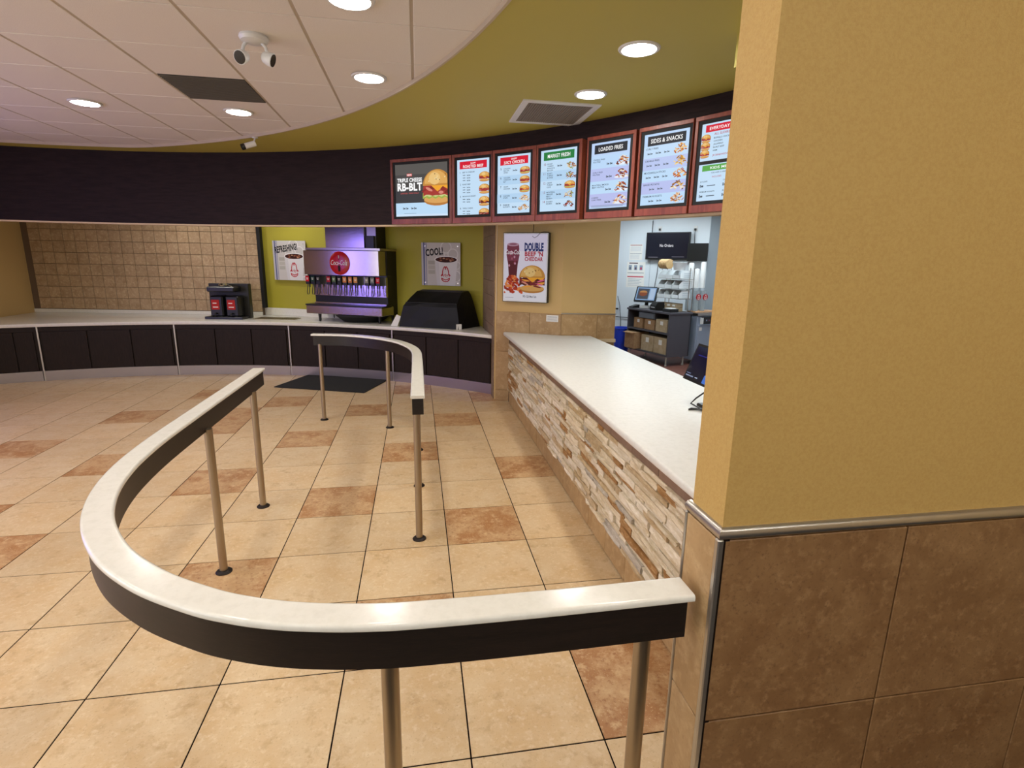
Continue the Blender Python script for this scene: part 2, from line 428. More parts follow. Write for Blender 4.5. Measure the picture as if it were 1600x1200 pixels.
# room shell out of the frame
struct(MB().box((3.2, -3.2, -.05), (3.35, 1.06, ZC+.1), TANP).build('wall_side'))
rear = MB()
rear.box((-6.4, -3.3, -.05), (3.3, -3.15, .7), TANP).box((-6.4, -3.3, 2.6), (3.3, -3.15, ZC+.1), TANP)
for a, b in ((-6.4, -5.6), (-2.2, -1.6), (2.0, 3.3)): rear.box((a, -3.3, .7), (b, -3.15, 2.6), TANP)
struct(rear.build('wall_rear'))
for k, (a, b) in enumerate(((-5.6, -2.2), (-1.6, 2.0))):  # rear windows and their lights are added to brighten the pillar front
    fr = MB()
    for u, v in ((a, a+.06), (b-.06, b)): fr.box((u, -3.25, .7), (v, -3.2, 2.6), ALU)
    for u, v in ((.7, .76), (2.54, 2.6)): fr.box((a, -3.25, u), (b, -3.2, v), ALU)
    struct(fr.build('window_%d' % (k+4)))
    ld = bpy.data.lights.new('window_light', 'AREA'); ld.shape = 'RECTANGLE'; ld.size = b-a-.12; ld.size_y = 1.78
    ld.energy = FILL_REAR*pi*ld.size*ld.size_y; ld.color = (.95, .97, 1.0)
    lo = bpy.data.objects.new('window_light', ld); COL.objects.link(lo); lo.location = ((a+b)/2, -3.28, 1.65); lo.rotation_euler = (radians(90), 0, 0)
lw = MB(); WIN = ((-2.7, .1), (.5, 3.3), (4.25, 5.4))
lw.box((-6.5, -3.2, -.05), (-6.3, 11.5, .75), TANP).box((-6.5, -3.2, 2.6), (-6.3, 11.5, ZC+.1), TANP)
for a, b in ((-3.2, -2.7), (.1, .5), (3.3, 4.25), (5.4, 11.5)): lw.box((-6.5, a, .75), (-6.3, b, 2.6), TANP)
struct(lw.build('wall_left'))
for k, (a, b) in enumerate(WIN):  # unseen windows, added; the first two lift the ceiling and walls
    x0, x1 = -6.44, -6.38
    fr = MB()
    for u, v in ((a, a+.06), (b-.06, b)): fr.box((x0, u, .75), (x1, v, 2.6), ALU)
    for u, v in ((.75, .81), (2.54, 2.6)): fr.box((x0, a, u), (x1, b, v), ALU)
    struct(fr.build('window_%d' % (k+1)))
    ld = bpy.data.lights.new('window_light', 'AREA'); ld.shape = 'RECTANGLE'; ld.size = 1.73; ld.size_y = b-a-.12
    L_ = FILL_LEFT if k < 2 else 9.0
    ld.energy = L_*pi*ld.size*ld.size_y; ld.color = (.95, .97, 1.0) if k < 2 else (.24, .18, 1.0)   # third: added violet light standing in for an unseen source of the machine's sheen
    lo = bpy.data.objects.new('window_light', ld); COL.objects.link(lo); lo.location = (-6.46, (a+b)/2, 1.675); lo.rotation_euler = (0, radians(-90), 0)

# alcove back wall (green)
WA, WB = Vector((.96, 8.08, 0)), Vector((-2.53, 9.78, 0))
we = (WB-WA).normalized(); wn_ = Vector((-we.y, we.x, 0)); wn_ = wn_ if wn_.y < 0 else -wn_
wr = math.atan2(-we.y, -we.x)          # rotation whose local x runs to the right along the wall
def onwall(d, off, z): p = WA+we*d+wn_*off; return (p.x, p.y, z)
p = [onwall(-.1, 0, 0), onwall(4.25, 0, 0), onwall(4.25, -.12, 0), onwall(-.1, -.12, 0)]
wb = struct(MB().prism([q[:2] for q in p], 0, ZK, GREENW).build('wall_back'))
q = [onwall(2.2, .001, 0), onwall(3.94, .001, 0), onwall(3.94, .018, 0), onwall(2.2, .018, 0)]
MB().prism([v[:2] for v in q], .815, .938, SOLID).build('backsplash', wb)
# tiled wall at the left of the alcove
ta, tb = Vector((-2.575, 9.69, 0)), Vector((-6.3, 10.25, 0)); te = (tb-ta).normalized(); tn = Vector((te.y, -te.x, 0)); tn = tn if tn.y < 0 else -tn
def ontile(d, off, z): p = ta+te*d+tn*off; return (p.x, p.y, z)
wl = struct(MB().prism([ontile(a, b, 0)[:2] for a, b in ((.0, 0), (3.85, 0), (3.85, -.4), (.0, -.4))], 0, ZK, SGROUT).build('wall_alcove_left'))
s_ = .183; tr = math.atan2(-te.y, -te.x)
tm = mesh_of(MB().cbox((-s_/2+.003, -.009, -s_/2+.003), (s_/2-.003, .004, s_/2-.003), STILE, .003), 'wall_tile')
for i in range(20):
    for j in range(9): inst(tm, 'wall_tile', wl, ontile(.0+s_*(i+.5), 0, .876+s_*(j+.5)), tr)
MB().prism([ontile(a, b, 0)[:2] for a, b in ((-.002, .012), (-.002, -.13), (-.055, -.13), (-.055, .012))], .938, 2.4, BLACKM).build('corner_trim', wl)  # black strip along the dark side return of the tiled wall
MB().prism([ontile(a, b, 0)[:2] for a, b in ((0, .014), (3.8, .014), (3.8, -.01), (0, -.01))], .815, .87, SOLID).build('backsplash', wl)

# poster wall with the alcove's tiled side wall
pw = [(.96, 8.2), (.96, 6.79), (.985, 6.765), (1.712, 6.349), (2.37, 6.272), (2.37, 6.42), (1.76, 6.50), (1.09, 6.90), (1.09, 8.2)]
wrt = struct(MB().prism(pw, 0, ZK, TANP).build('wall_right'))
P0 = Vector((.985, 6.765, 0)); P1 = Vector((1.712, 6.349, 0)); P2 = Vector((2.37, 6.272, 0))
e1 = (P1-P0).normalized(); n1 = Vector((e1.y, -e1.x, 0)); e2 = (P2-P1).normalized(); n2 = Vector((e2.y, -e2.x, 0))
def facetile(P, e, n, a, b, z0, z1, m, name, par, th=.012, gap=.002):
    o = MB().cbox((0, -th, 0), (b-a-2*gap, .004, z1-z0-2*gap), m, .002).build(name, par)
    q = P+e*(a+gap); o.location = (q.x, q.y, z0+gap); o.rotation_euler = (0, 0, math.atan2(e.y, e.x)); return o
for a, b in ((-.012, .44), (.44, .842)):
    for z0, z1 in ((.648, 1.155), (.142, .648), (0, .142)): facetile(P0, e1, n1, a, b, z0, z1, WTILE, 'wall_tile', wrt)
for a, b in ((.0, .44), (.44, .665)):
    for z0, z1 in ((.648, 1.155), (.142, .648)): facetile(P1, e2, n2, a, b, z0, z1, WTILE, 'wall_tile', wrt)
facetile(P1, e2, n2, 0, .668, 1.155, 1.170, ALU, 'edge_trim', wrt, .014, 0)
facetile(P0, e1, n1, -.016, .0, 1.155, 2.2, CREAM, 'corner_bead', wrt, .008, 0)
# brown tiles on the alcove side wall
tmd = mesh_of(MB().cbox((-.004, -.094, -.094), (.009, .094, .094), STILED, .003), 'wall_tile')
for i in range(7):
    for j in range(13):
        y = 6.80+.19*(i+.5); z = .0+.19*(j+.5)
        if y > 7.0 and z < .8: continue
        if y > 8.02: continue
        inst(tmd, 'wall_tile', wrt, (.957, y, z), pi)

# near partition with the pillar end
PX, PY0, PY1, PZ = .692, 1.058, 1.224, 1.158
wf = struct(MB().prism([(.703, 1.068), (3.3, 1.068), (3.3, 1.210), (.703, 1.210)], 0, ZC+.02, YELLOW).build('wall_front'))
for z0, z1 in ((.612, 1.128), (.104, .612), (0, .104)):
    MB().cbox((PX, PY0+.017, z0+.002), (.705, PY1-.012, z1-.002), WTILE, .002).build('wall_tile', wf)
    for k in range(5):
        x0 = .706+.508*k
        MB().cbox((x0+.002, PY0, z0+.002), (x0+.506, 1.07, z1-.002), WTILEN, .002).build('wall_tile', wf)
MB().box((.6925, 1.0585, 0), (.72, 1.0725, 1.13), GROUT).build('tile_backing', wf)
# metal edge trims
MB().cbox((.688, 1.0545, 0), (.704, 1.0725, PZ-.028), ALU, .003).build('edge_trim', wf)
MB().cbox((.688, PY1-.012, 0), (.703, PY1-.002, PZ-.028), ALU, .003).build('edge_trim', wf)
def bullnose(path, name, par):
    prof = [(-.001, 0), (.010, .0), (.0155, .006), (.0165, .013), (.0140, .021), (.007, .0265), (-.001, .028)]
    vs = []; fs = []; n = len(prof)
    for p, nrm in path:
        for a, z in prof: vs.append((p[0]+nrm[0]*a, p[1]+nrm[1]*a, PZ-.028+z))
    for i in range(len(path)-1):
        for k in range(n): k2 = (k+1) % n; fs.append((i*n+k, i*n+k2, (i+1)*n+k2, (i+1)*n+k))
    fs += [tuple(range(n)), tuple((len(path)-1)*n+k for k in range(n))]
    MB().add(vs, fs, ALU).build(name, par, smooth=True)
bullnose([((.704, PY1), (-1, 0)), ((.704, 1.069), (-1, -1))], 'edge_trim', wf)
bullnose([((.704, 1.069), (-1, -1)), ((3.2, 1.069), (0, -1))], 'edge_trim', wf)

# kitchen walls
kw = MB(); ke = Vector((.7071, -.7071, 0)); kn = Vector((-.7071, -.7071, 0))
K0 = Vector((4.25, 10.85, 0))
def onk(d, off, z): p = K0+ke*d+kn*off; return (p.x, p.y, z)
wk = struct(MB().prism([onk(a, b, 0)[:2] for a, b in ((-2.4, 0), (1.67, 0), (1.67, -.12), (-2.4, -.12))], 0, ZK, GREYW).build('wall_kitchen'))
for a, b in ((-1.6, -.19), (-.18, .54), (.545, 1.665)):
    o = MB().cbox((0, -.006, .02), (b-a-.004, .003, ZK-.01), WHITEW, .002).build('wall_panel', wk)
    o.location = onk(a, 0, 0); o.rotation_euler = (0, 0, -pi/4)
struct(MB().prism([(5.432, 9.668), (7.6, 9.6), (7.6, 9.8), (5.53, 9.8)], 0, ZK, GREYW).build('wall_kitchen_side'))  # this side wall's shade is put into its grey
struct(MB().box((7.5, 1.2, 0), (7.65, 9.7, ZK), WHITEW).build('wall_kitchen_end'))
struct(MB().prism([(1.08, 8.2), (2.45, 12.45), (2.3, 12.5), (.95, 8.25)], 0, ZK, WHITEW).build('wall_kitchen_left'))

# ------------------------------------------------------------------ service counter
sc = thing('service_counter', 'long service counter faced in stacked pale ledger stone below a white top', 'counter', (1.35, 3.9, 0))
def rel(o, r): o.location = Vector(o.location)-Vector(r.location); return o
ox, oy = 1.35, 3.9
MB().prism([(1.128-ox, 1.25-oy), (1.95-ox, 1.25-oy), (1.95-ox, 6.27-oy), (1.74-ox, 6.30-oy), (1.128-ox, 6.64-oy)], 0, .856, STCORE).build('core', sc)
# skirting tiles and the row of tiles right under the top
skm = mesh_of(MB().cbox((-.008, -.1625, .011), (.01, .1625, .165), WTILE, .002), 'skirting_tile')
for k in range(16): inst(skm, 'skirting_tile', sc, (1.124-ox, 1.42+.33*k-oy, 0))
for k in range(16):
    MB().cbox((-.005, -.162, .76), (.01, .162, .856), CAPT, .002).build('cap_tile', sc, loc=(1.126-ox, 1.44+.33*k-oy, 0))
def stone_mesh(m, k):
    r = random.Random(k); nx, nz = 5, 3
    vs = []; fs = []
    for layer in (0, 1):
        for b in range(nz):
            for a in range(nx):
                y = a/(nx-1)-.5; z = b/(nz-1)-.5
                edge = a in (0, nx-1) or b in (0, nz-1)
                if layer == 0:
                    d = r.uniform(.62, 1.0) if not edge else r.uniform(.45, .85)
                    zz = z+(r.uniform(-.10, .06) if b in (0, nz-1) else r.uniform(-.2, .2))*.6
                    vs.append((-d, y*.99+(r.uniform(-.02, .02) if 0 < a < nx-1 else 0), zz))
                else: vs.append((.4, y*.99, z*.98))
    n = nx*nz
    for b in range(nz-1):
        for a in range(nx-1):
            i = b*nx+a; fs.append((i, i+1, i+1+nx, i+nx))
    ring = [a for a in range(nx)]+[nx-1+nx*b for b in range(1, nz)]+[n-1-a for a in range(1, nx)]+[nx*b for b in range(nz-2, 0, -1)]
    for i in range(len(ring)):
        a, b = ring[i], ring[(i+1) % len(ring)]; fs.append((a, b, b+n, a+n))
    return mesh_of(MB().add(vs, fs, m), 'stone')
pool = []
for mi_, cnt in ((0, 10), (1, 8), (2, 5), (3, 3), (4, 2)):
    pool += [stone_mesh(ST[mi_], 100+mi_*20+k) for k in range(cnt)]
rs = random.Random(11)
z = .168; rows_ = []
while z < .755:
    h = rs.choice([.018, .022, .026, .030, .034, .040, .046]); h = min(h, .77-z)
    if .77-z-h < .014: h = .77-z
    rows_.append((z, h)); z += h
stones = []
for z0, h in rows_:
    y = 1.90-rs.uniform(0, .15)
    while y < 6.60:
        y1 = min(y+rs.uniform(.09, .40)+(rs.random() < .2)*.15, 6.625)
        if y1-y > .03: stones.append((y, y1, z0, h, rs.choice(pool), rs.choice([.006, .010, .014, .020, .028])))
        y = y1
stones.sort(key=lambda q: q[0])
rest = MB()
for k, (y, y1, z0, h, me, d) in enumerate(stones):
    lc, scl = Vector((1.126-ox, (y+y1)/2-oy, z0+h/2)), (d+.004, (y1-y)-.004, h-.003)
    if k < 300: inst(me, 'stone', sc, lc, 0, scl)
    else: rest.add([(v.co.x*scl[0]+lc.x, v.co.y*scl[1]+lc.y, v.co.z*scl[2]+lc.z) for v in me.vertices], [list(p.vertices) for p in me.polygons], me.materials[0])
if rest.v: rest.build('far_stones', sc, kind='stuff')
print('stones', len(stones))
# the countertop slab
def slab(pts, z0, z1, m, name, rn=.012, parent=None):
    mb = MB().prism(pts, z0, z1, m)
    bm = bmesh.new(); vs = [bm.verts.new(v) for v in mb.v]
    for f in mb.f: bm.faces.new([vs[i] for i in f])
    bmesh.ops.recalc_face_normals(bm, faces=bm.faces[:])
    bmesh.ops.dissolve_limit(bm, angle_limit=.001, verts=bm.verts[:], edges=bm.edges[:])
    ed = [e for e in bm.edges if abs(e.verts[0].co.z-e.verts[1].co.z) < 1e-6]
    bmesh.ops.bevel(bm, geom=ed, offset=rn, segments=4, affect='EDGES', profile=.5)
    return MB().bm(bm, m).build(name, parent, smooth=True)
ct = slab([(1.053, 1.228), (2.08, 1.228), (2.075, 6.272), (1.725, 6.314), (1.068, 6.690), (1.053, 6.66)], .857, .90, SOLIDC, 'countertop', .016)
tag(ct, 'long white solid surface countertop on the stone faced counter', 'countertop')
MB().prism([(2.075, 6.25), (2.38, 6.24), (2.38, 6.268), (2.075, 6.275)], .82, .86, CREAM).build('wall_ledge', wrt)

# ------------------------------------------------------------------ drink counter: three-door units and a curved top
units = [(46.95, 61.9), (62.02, 76.9), (77.03, 91.9), (92.03, 106.9), (107.03, 113.4)]
ulab = ['curved dark wood drink counter cabinet at the right end beside the tiled wall', 'curved dark wood drink counter cabinet under the soda machine, behind the floor mat',
        'curved dark wood drink counter cabinet under the tea brewer and tan drip plate', 'curved dark wood drink counter cabinet left of the tea brewer', 'short dark wood filler cabinet where the drink counter meets the left wall']
for k, (a0, a1) in enumerate(units):
    mid = radians((a0+a1)/2); base = (CK[0]+(RK+.25)*cos(mid), CK[1]+(RK+.25)*sin(mid), 0)
    t = thing('base_cabinet', ulab[k], 'cabinet', base, 0, 'drink counter cabinets')
    c = (CK[0]-base[0], CK[1]-base[1])
    MB().arc(c, RK+.02, RK+.36, a0, a1, .14, .766, WENGEV).build('carcass', t, smooth=True)
    MB().arc(c, RK-.004, RK+.02, a0, a1, .70, .766, WENGEV).build('top_rail', t, smooth=True)
    st = (a1-a0-.5)/3
    for d in range(3):
        b0 = a0+.25+st*d+.08; b1 = a0+.25+st*(d+1)-.08
        MB().arc(c, RK-.002, RK+.019, b0, b1, .148, .696, WENGEV, 6).build('door', t, smooth=True)
    MB().arc(c, RK-.008, RK+.012, a1-.10, a1+.06, .0, .766, ALU, 2).build('end_strip', t)
    MB().arc(c, RK-.006, RK+.03, a0, a1-.1, 0, .142, STEELK, 12).build('kick_plate', t, smooth=True)
pts = [circ(CK, RK-.045, 46.4+(116-46.4)*k/60) for k in range(61)]
pts = [(.952, 6.99)]+[p for p in pts if -6.28 < p[0] < .94]
pts += [(-6.28, ontile(3.8, .015, 0)[1]), ontile(.0, .016, 0)[:2], onwall(3.93, .02, 0)[:2], onwall(.02, .004, 0)[:2]]
ct2 = slab(pts, .768, .815, SOLID, 'countertop', .010)
tag(ct2, 'curved white countertop of the drink counter carrying the soda machine', 'countertop')

# ------------------------------------------------------------------ queue rails
def spline(P, n=10):
    P = [Vector((*p, 0)) for p in P]; out = []
    for i in range(len(P)-1):
        a = P[max(i-1, 0)]; b = P[i]; c = P[i+1]; d = P[min(i+2, len(P)-1)]
        for k in range(n):
            t = k/n
            out.append(.5*((2*b)+(c-a)*t+(2*a-5*b+4*c-d)*t*t+(3*b-a-3*c+d)*t**3))
    out.append(P[-1]); return out
def sweep(path, prof, m, name, parent, o):
    n = len(prof); vs = []; fs = []
    for i, p in enumerate(path):
        d = (path[min(i+1, len(path)-1)]-path[max(i-1, 0)]).normalized(); s = Vector((d.y, -d.x, 0))
        for a, z in prof: q = p+s*a; vs.append((q.x-o[0], q.y-o[1], z))
    for i in range(len(path)-1):
        for k in range(n): k2 = (k+1) % n; fs.append((i*n+k, i*n+k2, (i+1)*n+k2, (i+1)*n+k))
    fs += [tuple(range(n)), tuple((len(path)-1)*n+k for k in range(n))[::-1]]
    return MB().add(vs, fs, m).build(name, parent, smooth=True)
def post_meshes():
    p = mesh_of(MB().lathe([(.0215, .004), (.0215, .858)], STEELP, seg=20), 'post', True)
    f = mesh_of(MB().lathe([(.044, 0), (.044, .004), (.036, .012), (.024, .015)], BRONZE, seg=24), 'floor_flange', True)
    return p, f
PM, FM = post_meshes()
W2 = .0435
TOPP = [(-W2+.004, .947), (W2-.004, .947), (W2-.001, .949), (W2, .952), (W2, .960), (W2-.002, .964), (W2-.006, .966), (W2-.010, .966), (-W2+.010, .966), (-W2+.006, .966), (-W2+.002, .964), (-W2, .960), (-W2, .952), (-W2+.001, .949)]
def rail(path, ends, posts, label, off):
    o = (posts[0][0], posts[0][1], 0)
    t = thing('queue_rail', label, 'railing', o, 0, 'queue rails')
    sm = spline(path)
    e0 = (sm[0]-sm[1]).normalized()*ends[0]; e1 = (sm[-1]-sm[-2]).normalized()*ends[1]
    sweep([sm[0]+e0]+sm+[sm[-1]+e1], TOPP, SOLID, 'rail_cap', t, o)
    hb = .034
    sweep(sm, [(-hb, .844), (hb, .844), (hb, .948), (-hb, .948)], WENGE, 'rail_beam', t, o)
    for x, y in posts:
        c = inst(PM, 'post', t, (x-o[0], y-o[1], 0)); inst(FM, 'floor_flange', c, (0, 0, 0))
    return t
rail([(-.013, 3.212), (-.013, 3.9), (-.015, 4.5), (-.027, 4.9), (-.09, 5.22), (-.225, 5.54), (-.46, 5.82), (-.78, 6.03), (-1.12, 6.10)], (.012, .02),
     [(-.022, 3.236), (-.02, 4.089), (-.022, 4.937), (-.325, 5.687), (-1.06, 6.065)],
     'middle white topped queue rail, its far end bending left toward the floor mat', 0)
rail([(.648, 1.129), (.3, 1.124), (0, 1.126), (-.12, 1.133), (-.22, 1.147), (-.32, 1.169), (-.42, 1.203), (-.53, 1.256), (-.70, 1.37), (-.87, 1.54), (-1.02, 1.78), (-1.12, 2.08), (-1.165, 2.45), (-1.172, 3.0), (-1.172, 3.6), (-1.172, 4.15)], (.014, .02),
     [(.551, 1.127), (-.084, 1.130), (-1.13, 3.011), (-1.138, 3.867)],
     'nearest white topped queue rail, running from the tiled pillar and curving left', 0)

# floor mat
mt = MB().prism([(-2.0, 7.75), (-.74, 7.28), (-.47, 8.06), (-1.68, 8.56)], .002, .012, RUBBER).build('floor_mat')
tag(mt, 'black rubber floor mat lying in front of the soda machine counter', 'mat')

# ------------------------------------------------------------------ menu boards on the fascia
def board_frame(a0, a1):
    A = Vector((*circ(CF, RF-.075, a1), 0)); B = Vector((*circ(CF, RF-.075, a0), 0)); e = (B-A).normalized()
    return A, B, e, Vector((e.y, -e.x, 0)), (B-A).length
def menu_board(a0, a1, label, sc_l, sc_r, draw, split=False):
    A, B, e, n, L = board_frame(a0, a1)
    rz = atan2(e.y, e.x)
    t = thing('menu_board', label, 'menu board', (A.x, A.y, ZH0), rz, 'menu boards on the curved fascia')
    H = .703
    # cherry surround: top, bottom and two side boards round the screen opening
    s0, s1, b0, b1 = sc_l, L-sc_r, .085, .645
    fz = .027
    MB().cbox((.003, 0, b1+fz), (L-.003, .075, H), CHERRY, .002).build('surround_board', t)
    MB().cbox((.003, 0, .0), (L-.003, .075, b0-fz), CHERRY, .002).build('surround_board', t)
    MB().cbox((.003, 0, b0-fz), (s0-fz, .075, b1+fz), CHERRY, .002).build('surround_board', t)
    MB().cbox((s1+fz, 0, b0-fz), (L-.003, .075, b1+fz), CHERRY, .002).build('surround_board', t)
    bz = MB()
    bz.box((s0-fz, .008, b0-fz), (s0, .06, b1+fz), BLACKM).box((s1, .008, b0-fz), (s1+fz, .06, b1+fz), BLACKM)
    bz.box((s0, .008, b0-fz), (s1, .06, b0), BLACKM).box((s0, .008, b1), (s1, .06, b1+fz), BLACKM)
    if split: bz.box((s0, .008, (b0+b1)/2-.012), (s1, .06, (b0+b1)/2+.012), BLACKM)
    bz.build('bezel', t)
    scr = MB().box((s0, .016, b0), (s1, .05, b1), BLACK).build('screen', t)
    P = Print(emit=1.0); P.clip = (0, 0, s1-s0, b1-b0)
    draw(P, s1-s0, b1-b0)
    P.build('screen_picture', scr, (s0, .0155, b0), (1, 0, 0), (0, 0, 1))
    return t
SCB = '#c3def5'; INK = '#2b3440'; RED = '#d41c33'; GRN = '#2b7d3f'
def header(P, W, H, col, txt, small=None, hh=.075, y=None, fit=.62):
    y = H-.018 if y is None else y
    P.rect(W*.08, y-hh, W*.92, y, col)
    if small: P.text(small, W/2, y-hh*.38, hh*.3, '#ffffff', 'c', .02)
    P.text(txt, W/2, y-hh*(.86 if small else .72), hh*(.52 if small else .62), '#ffffff', 'c', .02, fit=W*fit)
def dr0(P, W, H):
    r = random.Random(1)
    P.rect(0, 0, W, H, '#4a4846'); P.rect(0, H*.8, W, H, '#5a5753'); P.rect(0, H*.26, W, H*.5, '#3c3b3d')
    P.rect(0, 0, W, H*.26, '#bcdcf6'); P.rect(0, 0, W, H*.04, '#cfe4f8')
    art_burger(P, W*.80, H*.54, W*.54, H*.68, r)
    P.rect(W*.23, H*.77, W*.33, H*.82, '#d8453c'); P.text('NEW', W*.28, H*.777, H*.05, '#ffffff', 'c', .02)
    P.text('TRIPLE CHEESE', W*.04, H*.665, H*.10, '#ffffff', 'l', .045, fit=W*.48)
    P.text('RB-BLT', W*.04, H*.50, H*.20, '#ffffff', 'l', .05, fit=W*.48)
    P.text('LIMITED TIME ONLY', W*.28, H*.435, H*.035, '#e0605a', 'c', .0, fit=W*.36)
    price(P, W*.14, H*.14, H*.05); price(P, W*.30, H*.14, H*.05)
    P.rect(W*.16, H*.055, W*.4, H*.062, '#7d8fa2')
def rows(P, W, H, items, top, step, numcol=INK, num0=None, art=None, seed=2, band=True):
    r = random.Random(seed)
    for k, ls in enumerate(items):
        y = top-step*k
        if band and k % 2: P.rect(0, y-step*.78, W, y+step*.22, '#b3d3ef')
        if num0 is not None: P.text(str(num0+k), W*.09, y-.012, .030, numcol, 'l', .01)
        for q, t in enumerate(ls): P.text(t, W*.19, y-.008-q*.019, .0185, INK, 'l', .015)
        price(P, W*.47, y-.03, .020)
        if art: art(P, W*.83, y-.028, W*.30, step*.86, r, k)
def dr1(P, W, H):
    P.rect(0, 0, W, H, SCB); header(P, W, H, RED, 'ROASTED BEEF', 'SLOW')
    r = random.Random(3); st = .122
    for k, n in enumerate(['BEEF \'N CHEDDAR', 'ROAST BEEF', 'SMOKEHOUSE BRISKET', 'TRIPLE CHEESE']):
        y = H-.125-st*k
        P.text(str(k+1), W*.09, y-.012, .028, INK, 'l', .01); P.text(n, W*.17, y-.008, .019, INK, 'l', .015, fit=min(W*.42, .0105*len(n)))
        for q in range(3 if k < 2 else 2): P.rect(W*.18, y-.034-q*.026, W*.26, y-.028-q*.026, '#4b5560'); price(P, W*.31, y-.038-q*.026, .016)
        art_burger(P, W*.85, y-.055, W*.34, st*.82, r, lettuce=False, cheese=k % 2 == 0, dark=k > 1)
def dr2(P, W, H):
    P.rect(0, 0, W, H, SCB); header(P, W, H, RED, 'JUICY CHICKEN', 'CRISPY')
    def a(P, x, y, w, h, r, k):
        if k < 3: art_burger(P, x, y, w, h*.95, r, lettuce=k != 1, cheese=k == 2)
        else: art_pile(P, x, y, w*1.1, h*.7, r, ['#c98b45', '#8f5524', '#e3b878', '#f3e4c8'])
    rows(P, W, H, [['CHICKEN', 'BACON', 'SWISS'], ['CHICKEN', 'CHEDDAR', 'BLT'], ['CRISPY', 'CHICKEN'], ['CHICKEN', 'STRIPS'], ['PREMIUM', 'NUGGETS']], H-.125, .088, num0=5, art=a, seed=4)
def dr3(P, W, H):
    P.rect(0, 0, W, H, SCB); header(P, W, H, GRN, 'MARKET FRESH')
    def a(P, x, y, w, h, r, k):
        if k == 2: art_burger(P, x, y, w, h*.95, r)
        else: art_pile(P, x, y, w, h*.8, r, ['#a4622f', '#e3cfa6', '#7a3a20', '#c98b4d', '#8c9a4a'] if k < 4 else ['#7d2a20', '#a8443a', '#4c1a14', '#d8b890'])
    rows(P, W, H, [['ROAST', 'TURKEY', 'RANCH &', 'BACON'], ['ROAST', 'TURKEY', '& SWISS'], ['CRISPY', 'TURKEY', 'CLUB'], ['MONTREAL', 'SMOKED', 'MEAT', 'REUBEN'], ['DOUBLE', 'REUBEN']], H-.125, .086, '#8a4a55', 10, a, 5)
def dr4(P, W, H):
    P.rect(0, 0, W, H, '#bfd6f7'); header(P, W, H, '#2b2d33', 'LOADED FRIES')
    r = random.Random(6); st = .108
    for k, ls in enumerate([['CRINKLE FRIES', 'POUTINE'], ['CURLY FRIES', 'POUTINE'], ['MONTREAL SMOKED', 'MEAT POUTINE'], ['LOADED', 'CURLY FRIES']]):
        y = H-.14-st*k
        P.rect(0, y-st*.72, W, y+st*.28, ['#bcd9f8', '#b9c2ee', '#bedcf8', '#b9bfec'][k])
        for q, t in enumerate(ls): P.text(t, W*.06, y-.008-q*.019, .018, INK, 'l', .012)
        price(P, W*.42, y-.05, .022)
        P.ell(W*.82, y-.055, W*.19, st*.10, '#e8eef8', n=16); art_pile(P, W*.82, y-.025, W*.34, st*.7, r, POUT)
    P.rect(W*.06, .022, W*.94, .027, '#8b97b5'); P.rect(W*.06, .012, W*.9, .017, '#8b97b5')
def dr5(P, W, H):
    P.rect(0, 0, W, H, '#bfd9f8'); header(P, W, H, '#2b2d33', 'SIDES & SNACKS', fit=.7)
    r = random.Random(7); st = .094
    for k, t in enumerate(['CURLY FRIES', 'CRINKLE FRIES', 'MOZZARELLA STICKS', 'BAKED POTATO', 'PREMIUM NUGGETS']):
        y = H-.118-st*k
        P.rect(0, y-st*.76, W, y+st*.24, ['#c3def8', '#bac8f0', '#bedcf8', '#b9c2ee', '#bedcf8'][k])
        P.text(t, W*.05, y-.004, .020, INK, 'l', .015)
        for q in range(3 if k < 3 else 2): price(P, W*(.09+.19*q+(.1 if k > 2 else 0)), y-.04, .018, n=2)
        art_pile(P, W*.84, y-.018, W*.32, st*.75, r, [FRY, FRYL, ['#b8561f', '#e0a050', '#a32f1c', '#f0d8a8'], ['#a8743a', '#e8c88c', '#f3e6cc', '#7d4d20'], ['#b06a3a', '#d99a66', '#8b4a26', '#f0d0a8']][k])
def dr6(P, W, H):
    P.rect(0, 0, W, H, '#c6e0f7')
    header(P, W, H, RED, 'EVERYDAY VALUE', hh=.05, y=H-.012, fit=.68)
    r = random.Random(8)
    for k in range(3): art_burger(P, W*.10, H-.105-k*.055, W*.2, .06, r, lettuce=False)
    P.text('ALL SLIDERS', W*.27, H-.088, .022, '#b52a3a', 'l', .015); price(P, W*.62, H-.09, .03, '#b52a3a')
    for q, t in enumerate(['BUFFALO CHICKEN', 'CHICKEN', 'JALAPENO', 'ROAST BEEF', 'HAM']): P.text(t, W*.27, H-.115-q*.022, .016, INK, 'l', .015); P.rect(W*.66, H-.113-q*.022, W*.86, H-.105-q*.022, '#4b5560')
    P.text('JR SANDWICHES', W*.27, H-.238, .018, '#b52a3a', 'l', .015); price(P, W*.66, H-.24, .025, '#b52a3a')
    h = H/2-.012
    header(P, W, h, '#5aa84a', 'KIDS MEALS', hh=.042, y=h-.008, fit=.5)
    P.text('FOR AGES 12 AND UNDER', W*.5, h-.07, .014, INK, 'c', .01); P.text('INCLUDES', W*.4, h-.1, .016, '#b52a3a', 'c', .01)
    for k, t in enumerate(['JR SLIDER', 'CHICKEN STRIP', 'PREMIUM NUGGETS', 'JR BEEF']):
        x, y = W*(.06+.48*(k % 2)), h-.13-.075*(k//2)
        P.text(t, x, y, .014, INK, 'l', .015); price(P, x, y-.035, .026, n=1); P.rect(x+.06, y-.03, x+.13, y-.024, '#4b5560')
edges = [57.50, 51.26, 47.33, 43.27, 39.34]
menu_board(51.26, 57.50, 'wide menu screen at the left end with one huge burger and large white lettering', .06, .06, dr0)
menu_board(47.33, 51.26, 'narrow menu board headed ROASTED BEEF on red, right of the huge burger', .062, .042, dr1)
